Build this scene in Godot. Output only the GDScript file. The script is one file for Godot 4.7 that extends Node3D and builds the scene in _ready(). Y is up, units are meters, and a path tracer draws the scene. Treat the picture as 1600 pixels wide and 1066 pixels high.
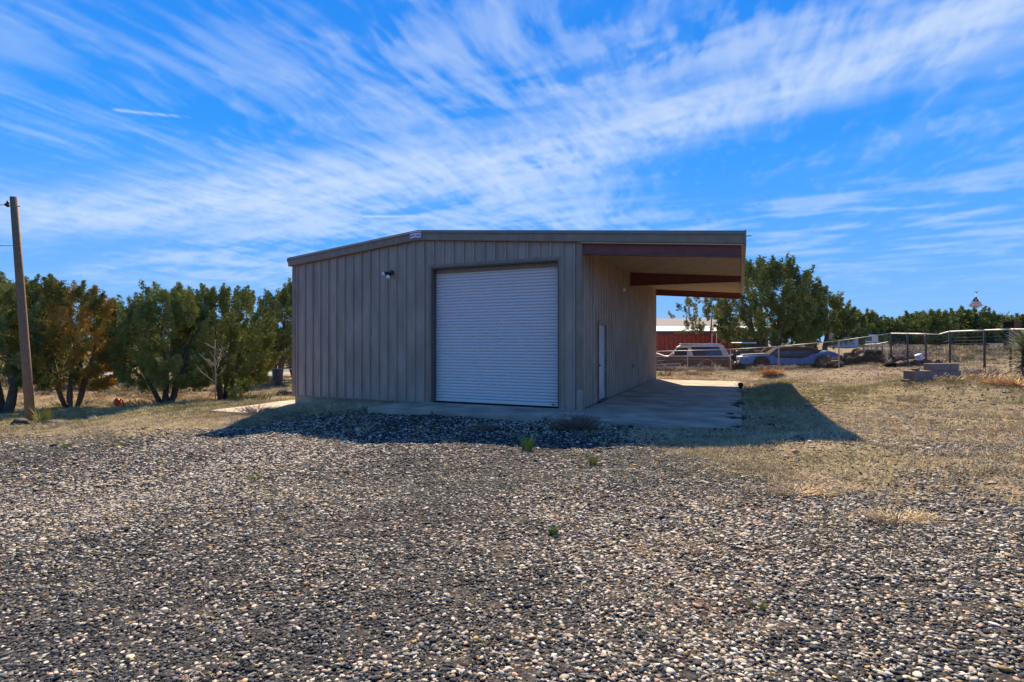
extends Node3D

# World: camera above the origin, y up, the shed floor is y = 0, depth d runs along -z.
const YAW := -0.4061            # the shed's front turns 23.3 degrees from the picture plane
const CORNER := Vector3(1.664, 0.0, -12.79)   # near right corner of the shed's walls
const EYE := 1.61
const WIDE := 9.14              # shed 30 ft wide, 40 ft deep, 12 ft lean-to roof
const LONG := 12.16
const LEAN := 3.6
const RIDGE_S := -4.6

var taken := {}
var rng := RandomNumberGenerator.new()
var M := {}
var field := PackedFloat32Array()
const FX0 := -34.0
const FD0 := -8.0
const FSTEP := 0.4
const FNX := 181
const FND := 151
var lump := FastNoiseLite.new()
var patch := FastNoiseLite.new()

# ------------------------------------------------------------------ helpers
func numbered(called: String) -> String:
	if not taken.has(called):
		taken[called] = 0
		return called
	taken[called] += 1
	return "%s_%03d" % [called, taken[called]]

func tag(o: Node3D, label: String, category: String, group := "", kind := "") -> Node3D:
	if label != "": o.set_meta("label", label)
	if category != "": o.set_meta("category", category)
	if group != "": o.set_meta("group", group)
	if kind != "": o.set_meta("kind", kind)
	return o

func thing(called: String, label: String, category: String, at := Vector3.ZERO, turn := 0.0, group := "") -> Node3D:
	var o := Node3D.new()
	o.name = numbered(called)
	add_child(o, true)
	o.position = at
	o.rotation.y = turn
	tag(o, label, category, group)
	return o

func mb(smooth := false) -> SurfaceTool:
	var st := SurfaceTool.new()
	st.begin(Mesh.PRIMITIVE_TRIANGLES)
	st.set_smooth_group(0 if smooth else -1)
	return st

func obj(called: String, st: SurfaceTool, m: Material, parent: Node = null) -> MeshInstance3D:
	st.generate_normals()
	return inst(called, st.commit(), m, parent)

func inst(called: String, mesh: Mesh, m: Material, parent: Node = null) -> MeshInstance3D:
	var o := MeshInstance3D.new()
	o.mesh = mesh
	o.material_override = m
	if parent == null:
		o.name = numbered(called)
		add_child(o, true)
	else:
		o.name = called if not parent.has_node(called) else "%s_%03d" % [called, count_of(parent, called)]
		parent.add_child(o, true)
	return o

var counts := {}
func count_of(parent: Node, called: String) -> int:
	var key := str(parent.get_instance_id()) + called
	counts[key] = counts.get(key, 0) + 1
	return counts[key]

func tri(st: SurfaceTool, a: Vector3, b: Vector3, c: Vector3) -> void:
	st.add_vertex(a); st.add_vertex(b); st.add_vertex(c)

func quad(st: SurfaceTool, a: Vector3, b: Vector3, c: Vector3, d: Vector3) -> void:
	tri(st, a, b, c); tri(st, a, c, d)

# box with chamfered edges; faces clockwise from outside
func box(st: SurfaceTool, c: Vector3, s: Vector3, basis := Basis.IDENTITY) -> void:
	var h := s * 0.5
	var v := []
	for i in 8:
		v.append(c + basis * Vector3(h.x * (1 if i & 1 else -1), h.y * (1 if i & 2 else -1), h.z * (1 if i & 4 else -1)))
	quad(st, v[4], v[6], v[7], v[5])
	quad(st, v[1], v[3], v[2], v[0])
	quad(st, v[5], v[7], v[3], v[1])
	quad(st, v[0], v[2], v[6], v[4])
	quad(st, v[6], v[2], v[3], v[7])
	quad(st, v[0], v[4], v[5], v[1])

# block with bevelled edges: three stacked rings
func block(st: SurfaceTool, c: Vector3, s: Vector3, bev: float, basis := Basis.IDENTITY) -> void:
	var h := s * 0.5
	var rings := []
	for lv in [[-h.y, bev], [-h.y + bev, 0.0], [h.y - bev, 0.0], [h.y, bev]]:
		var hx: float = h.x - lv[1]
		var hz: float = h.z - lv[1]
		var k: float = bev
		var ring := []
		for p in [Vector2(-hx, -hz + k), Vector2(-hx + k, -hz), Vector2(hx - k, -hz), Vector2(hx, -hz + k), Vector2(hx, hz - k), Vector2(hx - k, hz), Vector2(-hx + k, hz), Vector2(-hx, hz - k)]:
			ring.append(c + basis * Vector3(p.x, lv[0], p.y))
		rings.append(ring)
	for i in 3:
		for k in 8:
			var n := (k + 1) % 8
			quad(st, rings[i][k], rings[i][n], rings[i + 1][n], rings[i + 1][k])
	for k in range(1, 7):
		tri(st, rings[3][0], rings[3][k], rings[3][k + 1])
		tri(st, rings[0][0], rings[0][k + 1], rings[0][k])

func tube(st: SurfaceTool, pts: Array, radii: Array, sides := 7, capped := true) -> void:
	var rings := []
	for i in pts.size():
		var d: Vector3
		if i == 0: d = pts[1] - pts[0]
		elif i == pts.size() - 1: d = pts[i] - pts[i - 1]
		else: d = pts[i + 1] - pts[i - 1]
		d = d.normalized()
		var u := d.cross(Vector3(0.31, 0.2, 0.93)).normalized()
		var w := d.cross(u)
		var ring := []
		for k in sides:
			var a := TAU * k / sides
			ring.append(pts[i] + (u * cos(a) + w * sin(a)) * radii[i])
		rings.append(ring)
	for i in pts.size() - 1:
		for k in sides:
			var n := (k + 1) % sides
			quad(st, rings[i][k], rings[i + 1][k], rings[i + 1][n], rings[i][n])
	if capped:
		for k in range(1, sides - 1):
			var last: int = pts.size() - 1
			tri(st, rings[0][0], rings[0][k], rings[0][k + 1])
			tri(st, rings[last][0], rings[last][k + 1], rings[last][k])

# side-view outline (x, y) pushed out to +-w in z, with its rim drawn in by bev
func plate(st: SurfaceTool, poly: PackedVector2Array, z0: float, z1: float, bev := 0.0, top_in := 0.0) -> void:
	var n := poly.size()
	var area := 0.0
	for i in n: area += poly[i].cross(poly[(i + 1) % n])
	if area < 0.0: poly.reverse()
	var ymin := 1e9
	var ymax := -1e9
	for p in poly:
		ymin = minf(ymin, p.y); ymax = maxf(ymax, p.y)
	var inner := PackedVector2Array()
	for i in n:
		var a := (poly[i] - poly[(i + n - 1) % n]).normalized()
		var b := (poly[(i + 1) % n] - poly[i]).normalized()
		var nrm := Vector2(-(a.y + b.y), a.x + b.x).normalized()
		inner.append(poly[i] + nrm * bev)
	var rings := []
	for lv in [[z0, inner], [z0 + bev, poly], [z1 - bev, poly], [z1, inner]]:
		var ring := []
		for p in lv[1]:
			var k: float = 1.0 - top_in * (p.y - ymin) / maxf(ymax - ymin, 0.001)
			ring.append(Vector3(p.x, p.y, (z0 + z1) * 0.5 + (lv[0] - (z0 + z1) * 0.5) * k))
		rings.append(ring)
	for r in 3:
		for i in n:
			var j := (i + 1) % n
			quad(st, rings[r + 1][i], rings[r + 1][j], rings[r][j], rings[r][i])
	var idx := Geometry2D.triangulate_polygon(inner)
	if idx.is_empty(): idx = Geometry2D.triangulate_polygon(poly)
	for i in range(0, idx.size(), 3):
		var a := idx[i]
		var b := idx[i + 1]
		var c := idx[i + 2]
		if (inner[b] - inner[a]).cross(inner[c] - inner[a]) > 0.0:
			b = idx[i + 2]
			c = idx[i + 1]
		tri(st, rings[3][a], rings[3][b], rings[3][c])
		tri(st, rings[0][a], rings[0][c], rings[0][b])

func lathe(st: SurfaceTool, prof: Array, sides: int, xf := Transform3D.IDENTITY) -> void:
	for i in prof.size() - 1:
		for k in sides:
			var a := TAU * k / sides
			var b := TAU * (k + 1) / sides
			var p: Vector2 = prof[i]
			var q: Vector2 = prof[i + 1]
			quad(st, xf * Vector3(p.x * cos(a), p.y, p.x * sin(a)), xf * Vector3(p.x * cos(b), p.y, p.x * sin(b)), xf * Vector3(q.x * cos(b), q.y, q.x * sin(b)), xf * Vector3(q.x * cos(a), q.y, q.x * sin(a)))

func boulder(seed_: int, r: Vector3, rough := 0.25) -> ArrayMesh:
	var s := SphereMesh.new()
	s.radial_segments = 14
	s.rings = 8
	s.radius = 1.0
	s.height = 2.0
	var st := mb(true)
	var f := FastNoiseLite.new()
	f.seed = seed_
	f.frequency = 0.9
	var arr := s.get_mesh_arrays()
	var vs: PackedVector3Array = arr[Mesh.ARRAY_VERTEX]
	var ix: PackedInt32Array = arr[Mesh.ARRAY_INDEX]
	for i in ix:
		var v := vs[i]
		v = v * (1.0 + rough * f.get_noise_3dv(v * 1.2) + rough * 0.5 * f.get_noise_3dv(v * 3.1))
		st.add_vertex(v * r)
	st.generate_normals()
	return st.commit()

func lin(r: float, g: float, b: float) -> Color:
	return Color(r, g, b).linear_to_srgb()

func mat(r: float, g: float, b: float, rough := 0.8, metal := 0.0, spec := 0.5) -> StandardMaterial3D:
	var m := StandardMaterial3D.new()
	m.albedo_color = lin(r, g, b)
	m.roughness = rough
	m.metallic = metal
	m.metallic_specular = spec
	return m

func noise_tex(seed_: int, freq: float, lo: float, hi: float, kind := FastNoiseLite.TYPE_SIMPLEX_SMOOTH, oct := 4, size := 512, stretch := Vector2.ONE) -> NoiseTexture2D:
	var f := FastNoiseLite.new()
	f.seed = seed_
	f.noise_type = kind
	f.frequency = freq
	f.fractal_octaves = oct
	var g := Gradient.new()
	g.set_color(0, Color(lo, lo, lo))
	g.set_color(1, Color(hi, hi, hi))
	var t := NoiseTexture2D.new()
	t.width = size
	t.height = size
	t.seamless = true
	t.noise = f
	t.color_ramp = g
	return t

func worn(m: StandardMaterial3D, tex: Texture2D, scale: Vector3, world := true) -> StandardMaterial3D:
	m.albedo_texture = tex
	m.uv1_triplanar = true
	m.uv1_world_triplanar = world
	m.uv1_scale = scale
	return m

func shed_point(s: float, y: float, b: float) -> Vector3:
	return CORNER + Vector3(0.9187 * s + 0.395 * b, y, 0.395 * s - 0.9187 * b)

func to_shed(x: float, d: float) -> Vector2:
	var dx := x - CORNER.x
	var dd := d + CORNER.z
	return Vector2(0.9187 * dx - 0.395 * dd, 0.395 * dx + 0.9187 * dd)

# ------------------------------------------------------------------ terrain
var marks := PackedVector3Array()   # x, depth, height

func raw_ground(x: float, d: float) -> float:
	var sw := 0.0
	var sh := 0.0
	for p in marks:
		var q := (p.x - x) * (p.x - x) + (p.y - d) * (p.y - d) + 0.25
		var w := 1.0 / (q * q)
		sw += w
		sh += w * p.z
	return sh / sw

func build_field() -> void:
	marks = PackedVector3Array([
		Vector3(0, 0, -0.06), Vector3(-5, 3, -0.3), Vector3(5, 3, 0.16), Vector3(0, 4, -0.07), Vector3(-6, 7, -0.37), Vector3(6.5, 6, 0.27), Vector3(4.9, 7.6, 0.22), Vector3(2.5, 6, 0.03), Vector3(-3, 7, -0.2),
		Vector3(-7, 11.7, -0.42), Vector3(0.3, 8.8, -0.1), Vector3(2.6, 8.6, 0.02), Vector3(-3, 10, -0.2), Vector3(9.75, 18.6, 0.17), Vector3(-6.9, 16.0, -0.27), Vector3(-5.2, 14.8, -0.2), Vector3(-3.6, 13.0, -0.13), Vector3(-1.5, 11.9, -0.08), Vector3(1, 10.9, -0.05), Vector3(4.2, 9.9, 0.01),
		Vector3(5.4, 11.6, 0.05), Vector3(6.6, 14.5, 0.07), Vector3(8, 17.5, 0.09), Vector3(9.3, 21, 0.1), Vector3(9.2, 24.5, 0.1), Vector3(6.5, 25.5, 0.02),
		Vector3(-8.4, 14.6, -0.33), Vector3(-9.5, 16, -0.38), Vector3(-7.0, 19, -0.36), Vector3(-4, 24, -0.5), Vector3(-11.5, 12, -0.55), Vector3(-13.3, 14.7, -0.6), Vector3(-13, 20, -0.74), Vector3(-17, 18, -0.75), Vector3(-15, 27, -0.9), Vector3(-20, 35, -1.0), Vector3(-12, 33, -1.0), Vector3(-30, 50, -1.1), Vector3(-8, 30, -0.9), Vector3(-40, 20, -1.0), Vector3(-10, 60, -1.1), Vector3(-40, 80, -1.1), Vector3(-14, 45, -1.05), Vector3(-90, 60, -1.2), Vector3(-20, 8, -0.7), Vector3(-12, 4, -0.5),
		Vector3(8, 9, 0.33), Vector3(10, 6, 0.42), Vector3(12.3, 14.5, 0.58), Vector3(15.3, 17.2, 0.6), Vector3(15.7, 22, 0.66), Vector3(12.4, 24.7, 0.38), Vector3(10.7, 26, 0.2), Vector3(9, 27.4, 0.08), Vector3(7.7, 28.3, 0.1), Vector3(14.2, 27.4, 0.32), Vector3(16.5, 26.5, 0.45), Vector3(10.5, 30, -0.3), Vector3(8, 31, -0.3), Vector3(13, 33, -0.2), Vector3(20, 36, 0.1), Vector3(17, 41, -0.3), Vector3(20, 20, 0.8), Vector3(25, 28, 0.9), Vector3(32, 35, 1.05), Vector3(40, 60, 1.1), Vector3(25, 62, 0.2), Vector3(60, 80, 1.0), Vector3(12, 60, -0.3), Vector3(90, 40, 1.3), Vector3(14, 2, 0.5), Vector3(0, 100, -0.6), Vector3(0, -6, -0.05)])
	for s in [0.6, 2.0, 3.1]:
		for b in [-1.2, 0.0, 1.5, 3.0, 4.5, 6.0, 7.5, 9.0, 10.5, 11.5]:
			var p := shed_point(s, 0, b)
			marks.append(Vector3(p.x, -p.z, -0.09 if b > -0.5 else -0.07))
	for s in [-4.2, -2.6, -1.0]:
		for b in [-1.0, 0.5, 3.0, 6.0, 9.0, 11.5]:
			var p := shed_point(s, 0, b)
			marks.append(Vector3(p.x, -p.z, -0.12))
	lump.seed = 5
	lump.frequency = 0.6
	lump.fractal_octaves = 3
	patch.seed = 11
	patch.frequency = 0.16
	patch.fractal_octaves = 4
	field.resize(FNX * FND)
	for j in FND:
		for i in FNX:
			field[j * FNX + i] = raw_ground(FX0 + i * FSTEP, FD0 + j * FSTEP)

func ground(x: float, d: float) -> float:
	var fx := (x - FX0) / FSTEP
	var fd := (d - FD0) / FSTEP
	var bump := 0.022 * lump.get_noise_2d(x, d) + 0.012 * lump.get_noise_2d(x * 3.7, d * 3.7)
	if fx < 0 or fd < 0 or fx >= FNX - 1 or fd >= FND - 1:
		return raw_ground(x, d) + bump
	var i := int(fx)
	var j := int(fd)
	var u := fx - i
	var v := fd - j
	var k := j * FNX + i
	return lerpf(lerpf(field[k], field[k + 1], u), lerpf(field[k + FNX], field[k + FNX + 1], u), v) + bump

func at(x: float, d: float, lift := 0.0) -> Vector3:
	return Vector3(x, ground(x, d) + lift, -d)

# how much of the ground at (x, d) is dry grass (0) or bare pebbles (1)
func stoniness(x: float, d: float) -> float:
	var n := patch.get_noise_2d(x, d) * 0.9 + patch.get_noise_2d(x * 4.0, d * 4.0) * 0.5
	var left_far := smoothstep(-2.4, 3.4, (12.4 + 0.12 * (x + 9.0) - d) + n * 3.2) if x < -3.0 else 1.0
	var right := 1.0 - smoothstep(-0.75, 0.95, (x - 2.0) * 0.20 + (d - 6.0) * 0.24 + n * 1.9) * smoothstep(0.6, 3.4, x + 0.12 * (d - 6.0) * (1.0 if d < 9.0 else 0.0))
	var g := to_shed(x, d)
	var behind := 1.0
	if g.x > 3.2 and g.y > -1.5: behind = 0.12 + 0.35 * maxf(0.0, n)
	return clampf(minf(minf(left_far, right), behind), 0.0, 1.0)

# bare patches of reddish dirt in the gravel
func thin_stones(x: float, d: float) -> float:
	var k := 1.0
	for e in [Vector3(-6.3, 11.3, 0.8), Vector3(-5.2, 10.9, 0.5), Vector3(0.4, 9.0, 0.45), Vector3(1.45, 4.3, 0.45), Vector3(1.2, 3.3, 0.3), Vector3(2.3, 5.2, 0.4)]:
		k -= 0.45 * exp(-((x - e.x) * (x - e.x) + (d - e.y) * (d - e.y)) / (e.z * e.z))
	return maxf(k, 0.2)

func on_concrete(x: float, d: float) -> bool:
	var g := to_shed(x, d)
	if g.x > -9.2 and g.x < 0.05 and g.y > -0.02 and g.y < 12.2: return true
	if g.x > -5.0 and g.x < 3.45 + 0.25 * lump.get_noise_2d(g.y * 3.0, 4.0) and g.y > -1.6 and g.y < 11.7: return true
	if g.x > -10.3 and g.x < -8.6 and g.y > -2.2 and g.y < 6.0: return true
	return false

func grid_steps(near: float, step: float, far: float, grow: float) -> PackedFloat32Array:
	var a := PackedFloat32Array()
	var v := 0.0
	var s := step
	while v < far:
		a.append(v)
		v += s
		if v > near: s *= grow
	a.append(far)
	return a

func build_ground() -> void:
	var xs := PackedFloat32Array()
	var side := grid_steps(13.0, 0.16, 700.0, 1.12)
	for i in range(side.size() - 1, 0, -1): xs.append(-side[i])
	xs.append_array(side)
	var ds := PackedFloat32Array([-700.0, -300.0, -100.0, -40.0, -16.0, -8.0, -4.0, -2.0, -1.0])
	ds.append_array(grid_steps(27.0, 0.16, 1200.0, 1.11))
	var nx := xs.size()
	var pos := PackedVector3Array()
	var col := PackedColorArray()
	for d in ds:
		for x in xs:
			pos.append(Vector3(x, ground(x, d), -d))
			var st := stoniness(x, d)
			var n := patch.get_noise_2d(x * 2.3 + 40.0, d * 2.3)
			var n2 := patch.get_noise_2d(x * 0.7 - 90.0, d * 0.7)
			var c := Color(0.070, 0.068, 0.068)
			c = c.lerp(Color(0.15, 0.115, 0.085), clampf(0.1 + n2 * 1.6, 0.0, 0.8))
			for e in [Vector3(-6.3, 11.3, 0.8), Vector3(-5.2, 10.9, 0.5), Vector3(0.4, 9.0, 0.45), Vector3(1.45, 4.3, 0.45), Vector3(1.2, 3.3, 0.3), Vector3(2.3, 5.2, 0.4)]:
				var near := exp(-((x - e.x) * (x - e.x) + (d - e.y) * (d - e.y)) / (e.z * e.z))
				if near > 0.02: c = c.lerp(Color(0.22, 0.135, 0.09), near * 0.6)
			var dry := Color(0.37, 0.29, 0.17).lerp(Color(0.32, 0.25, 0.18), clampf(0.5 + n * 1.6, 0.0, 1.0))
			dry = dry.lerp(Color(0.24, 0.215, 0.085), clampf(n2 * 1.2, 0.0, 0.32))
			if x > 6.0 and d > 12.0: dry = dry.lerp(Color(0.37, 0.285, 0.215), clampf(0.45 + n * 1.2, 0.0, 0.8))
			if x < -6.0 and d > 22.0: dry = dry.lerp(Color(0.42, 0.26, 0.135), clampf(0.5 - n * 1.2, 0.0, 0.9))
			if d > 33.0: dry = dry.lerp(Color(0.34, 0.29, 0.15), 0.5)
			c = dry.lerp(c, st)
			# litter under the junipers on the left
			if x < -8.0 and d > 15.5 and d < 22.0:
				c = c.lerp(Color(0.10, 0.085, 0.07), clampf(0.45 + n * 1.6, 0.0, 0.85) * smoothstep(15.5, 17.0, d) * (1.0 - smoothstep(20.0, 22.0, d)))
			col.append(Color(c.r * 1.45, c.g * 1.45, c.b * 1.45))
	var idx := PackedInt32Array()
	for j in ds.size() - 1:
		for i in nx - 1:
			var a := j * nx + i
			idx.append_array([a, a + nx, a + nx + 1, a, a + nx + 1, a + 1])
	var st := SurfaceTool.new()
	var arr := []
	arr.resize(Mesh.ARRAY_MAX)
	arr[Mesh.ARRAY_VERTEX] = pos
	arr[Mesh.ARRAY_COLOR] = col
	arr[Mesh.ARRAY_INDEX] = idx
	var am := ArrayMesh.new()
	am.add_surface_from_arrays(Mesh.PRIMITIVE_TRIANGLES, arr)
	st.create_from(am, 0)
	st.generate_normals()
	var m := mat(1, 1, 1, 0.95, 0.0, 0.2)
	m.vertex_color_use_as_albedo = true
	worn(m, noise_tex(21, 0.05, 0.30, 1.0, FastNoiseLite.TYPE_CELLULAR, 3, 1024), Vector3(0.55, 0.55, 0.55))
	m.normal_enabled = true
	var nt := noise_tex(22, 0.04, 0, 1, FastNoiseLite.TYPE_SIMPLEX_SMOOTH, 5, 1024)
	nt.as_normal_map = true
	nt.bump_strength = 6.0
	m.normal_texture = nt
	var o := inst("ground", st.commit(), m)
	tag(o, "sloping yard of dark gravel fading into dry tan grass and bare dirt", "ground", "", "structure")

# ------------------------------------------------------------------ sky
func sky_texture() -> ImageTexture:
	var w := 3072
	var h := 1536
	var a := FastNoiseLite.new()
	a.seed = 3
	a.frequency = 1.0
	a.fractal_octaves = 5
	a.fractal_gain = 0.55
	var b := FastNoiseLite.new()
	b.seed = 17
	b.frequency = 1.0
	b.fractal_octaves = 3
	var px := PackedFloat32Array()
	px.resize(w * h * 3)
	px.fill(0.5)
	for row in h / 2:
		var el := (0.5 - (row + 0.5) / h) * PI
		var y := sin(el)
		var ce := cos(el)
		var coarse_row := el > 0.64
		if coarse_row and row % 2 == 1:
			for k in w * 3: px[row * w * 3 + k] = px[(row - 1) * w * 3 + k]
			continue
		var t := clampf(y / 0.55, 0.0, 1.0)
		var deep := Vector3(0.21, 0.53, 0.97).lerp(Vector3(0.034, 0.335, 1.0), pow(clampf(t * 1.6, 0.0, 1.0), 0.75))
		deep = deep.lerp(Vector3(0.020, 0.260, 0.92), smoothstep(0.45, 1.0, t))
		deep = deep.lerp(Vector3(0.018, 0.17, 0.66), smoothstep(0.5, 1.0, y))
		var step := 1
		for col in w:
			var az := wrapf((col + 0.5) / w * TAU, -PI, PI)   # column 0 of a panorama looks along -z
			if (coarse_row or absf(az) > 0.95) and col % 2 == 1:
				var k0 := (row * w + col) * 3
				px[k0] = px[k0 - 3]; px[k0 + 1] = px[k0 - 2]; px[k0 + 2] = px[k0 - 1]
				continue
			var inv := 1.0 / (y + 0.035)
			var u := sin(az) * ce * inv
			var v := cos(az) * ce * inv
			# along and across the main streak of cirrus
			var la := 0.868 * u - 0.496 * v
			var cr := 0.496 * u + 0.868 * v
			var wx := b.get_noise_2d(la * 0.55, cr * 0.55)
			var wy := b.get_noise_2d(la * 0.55 + 31.0, cr * 0.55 + 7.0)
			var la2 := la + 0.15 * wx + 0.10 * (cr - 2.3)
			var cr2 := cr + 0.13 * wy
			var fib := a.get_noise_2d(la2 * 6.0, cr2 * 0.95)           # fibres across the streak
			var fib2 := a.get_noise_2d(la2 * 1.4 + 50.0, cr2 * 4.2)      # threads along it
			var fine := a.get_noise_2d(la2 * 13.0 + 20.0, cr2 * 4.5)           # broken, wind-torn detail
			var wisp := pow(clampf(1.0 - 3.2 * absf(a.get_noise_2d(la2 * 2.6 + 80.0, cr2 * 1.25)), 0.0, 1.0), 2.5)   # torn filaments
			var soft := b.get_noise_2d(la2 * 0.8 + 9.0, cr2 * 1.1 + 4.0)
			var ma := la + 1.1
			var mid := 2.24 - (0.06 if ma < 0.0 else 0.11) * ma * ma + 0.08 * wy
			var q := (cr - mid)
			var main := exp(-q * q / (0.050 + 0.055 * maxf(0.0, -0.6 - la))) * smoothstep(-6.5, -3.6, la) * (1.0 - smoothstep(0.35, 1.3, la))
			var q2 := cr - 1.73 - 0.06 * (la + 0.5)
			var second := exp(-q2 * q2 / 0.022) * smoothstep(-1.7, -0.8, la) * (1.0 - smoothstep(-0.1, 0.7, la))
			var low := smoothstep(2.15, 2.7, cr) * (1.0 - smoothstep(3.8, 6.5, cr)) * smoothstep(-8.5, -4.0, la) * (1.0 - smoothstep(-1.7, -0.5, la))
			var fan := smoothstep(0.45, 0.9, cr) * (1.0 - smoothstep(1.9, 2.5, cr)) * smoothstep(-4.4, -2.8, la) * (1.0 - smoothstep(-1.5, -0.8, la))
			var top := smoothstep(0.9, 1.2, cr) * (1.0 - smoothstep(1.45, 1.7, cr)) * smoothstep(-1.6, -1.1, la) * (1.0 - smoothstep(0.0, 0.5, la))
			var far_ := smoothstep(2.9, 4.2, cr) * smoothstep(-1.6, -0.3, la)
			var d := main * (1.0 + 0.45 * fib + 0.8 * fib2 + 0.5 * fine + 0.35 * wisp)
			d += second * 0.85 * clampf(0.28 + 0.9 * fib2 + 0.5 * fib + 0.45 * fine, 0.0, 0.8)
			d += low * clampf(0.46 + 0.8 * soft + 0.45 * fib + 0.55 * fib2 + 0.25 * fine, 0.0, 0.9)
			d += fan * 0.42 * clampf(0.04 + 0.55 * fib + 0.6 * soft + 0.25 * fine, 0.0, 0.5)
			d += top * 0.6 * clampf(-0.02 + 0.9 * soft + 0.6 * fib + 0.4 * fine, 0.0, 0.6)
			d += far_ * clampf(0.06 + 0.7 * fib2 + 0.6 * soft, 0.0, 0.5) * smoothstep(0.05, 0.2, y)
			var named := clampf(smoothstep(-7.0, -5.0, la) * (1.0 - smoothstep(1.0, 2.2, la)) * smoothstep(0.3, 0.8, cr) * (1.0 - smoothstep(5.0, 8.0, cr)), 0.0, 1.0)
			d += clampf(0.05 + 0.7 * soft + 0.4 * fib + 0.4 * fib2, 0.0, 0.7) * lerpf(0.75, 0.22, named) * smoothstep(0.02, 0.22, y) + 0.015
			d += 0.22 * exp(-y * y / 0.012)
			d += 0.22 * wisp * clampf(0.35 + soft + 0.8 * fine, 0.0, 1.0) * smoothstep(0.08, 0.25, y)
			d = 1.0 - exp(-0.92 * maxf(d, 0.0))
			# two short contrails
			d = maxf(d, 0.75 * contrail(az, el, -0.6496, 0.3375, -0.5345, 0.3500, 0.0013))
			d = maxf(d, 0.9 * contrail(az, el, -0.284, 0.2250, -0.130, 0.2330, 0.0017))
			var c := deep.lerp(Vector3(0.70, 0.82, 0.97), clampf(d * 0.93, 0.0, 0.96))
			var k := (row * w + col) * 3
			px[k] = c.x; px[k + 1] = c.y; px[k + 2] = c.z
	var im := Image.create_from_data(w, h, false, Image.FORMAT_RGBF, px.to_byte_array())
	return ImageTexture.create_from_image(im)

func contrail(az: float, el: float, a0: float, e0: float, a1: float, e1: float, wide: float) -> float:
	if az < a0 or az > a1: return 0.0
	var t := (az - a0) / (a1 - a0)
	var q := (el - lerpf(e0, e1, t)) / (wide * (1.2 - 0.7 * t))
	return exp(-q * q) * smoothstep(0.0, 0.1, t) * (1.0 - smoothstep(0.55, 1.0, t))

# ------------------------------------------------------------------ the shed
func roof_y(s: float) -> float:
	return 4.69 - 0.0855 * (s - RIDGE_S) if s > RIDGE_S else 4.69 - 0.098 * (RIDGE_S - s)

# one ribbed sheet of siding: from a to b along dir, ribs every foot standing out along nrm
func siding(st: SurfaceTool, origin: Vector3, dir: Vector3, nrm: Vector3, s0: float, s1: float, top: Callable, bottom: float, holes: Array, rib := 0.042) -> void:
	var cuts := PackedFloat32Array()
	var first := int(floor(s0 / 0.3048)) - 1
	var pts := []
	for k in range(first, int(ceil(s1 / 0.3048)) + 2):
		var c := (k + 0.5) * 0.3048
		for o in [[-0.100, 0.0], [-0.092, 0.005], [-0.082, 0.005], [-0.074, 0.0], [-0.034, 0.0], [-0.019, rib], [0.019, rib], [0.034, 0.0], [0.074, 0.0], [0.082, 0.005], [0.092, 0.005], [0.100, 0.0]]:
			pts.append(Vector2(c + o[0], o[1]))
	var use := []
	var depth_at := func(x: float) -> float:
		for i in pts.size() - 1:
			if x >= pts[i].x and x <= pts[i + 1].x:
				return lerpf(pts[i].y, pts[i + 1].y, (x - pts[i].x) / maxf(pts[i + 1].x - pts[i].x, 1e-6))
		return 0.0
	var stops := [s0, s1]
	for h in holes:
		for e in [h[0], h[1]]:
			if e > s0 and e < s1: stops.append(e)
	use = []
	for e in stops: use.append(Vector2(e, depth_at.call(e)))
	for p in pts:
		if p.x > s0 and p.x < s1: use.append(p)
	use.sort_custom(func(a, b): return a.x < b.x)
	for i in use.size() - 1:
		var p: Vector2 = use[i]
		var q: Vector2 = use[i + 1]
		if q.x - p.x < 1e-5: continue
		var mid := (p.x + q.x) * 0.5
		var spans := [[bottom, -1.0]]
		for h in holes:
			if mid > h[0] and mid < h[1]:
				spans = [[h[3], -1.0]]
				if h[2] > bottom + 0.01: spans.append([bottom, h[2]])
		for sp in spans:
			var a := origin + dir * p.x + nrm * p.y
			var b := origin + dir * q.x + nrm * q.y
			var ta: float = top.call(p.x) if sp[1] < 0 else sp[1]
			var tb: float = top.call(q.x) if sp[1] < 0 else sp[1]
			quad(st, Vector3(a.x, sp[0], a.z), Vector3(b.x, sp[0], b.z), Vector3(b.x, tb, b.z), Vector3(a.x, ta, a.z))

func sweep(st: SurfaceTool, a: Vector3, b: Vector3, out: Vector3, prof: Array) -> void:
	# prof: (out, up) outline closed, swept straight from a to b
	var n := prof.size()
	for i in n:
		var p: Vector2 = prof[i]
		var q: Vector2 = prof[(i + 1) % n]
		var pa := a + out * p.x + Vector3.UP * p.y
		var qa := a + out * q.x + Vector3.UP * q.y
		var pb := b + out * p.x + Vector3.UP * p.y
		var qb := b + out * q.x + Vector3.UP * q.y
		quad(st, pa, qa, qb, pb)
	for i in range(1, n - 1):
		for e in [a, b]:
			var f: Vector2 = prof[0]
			var g: Vector2 = prof[i]
			var h2: Vector2 = prof[i + 1]
			if e == a: tri(st, e + out * f.x + Vector3.UP * f.y, e + out * h2.x + Vector3.UP * h2.y, e + out * g.x + Vector3.UP * g.y)
			else: tri(st, e + out * f.x + Vector3.UP * f.y, e + out * g.x + Vector3.UP * g.y, e + out * h2.x + Vector3.UP * h2.y)

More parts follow.
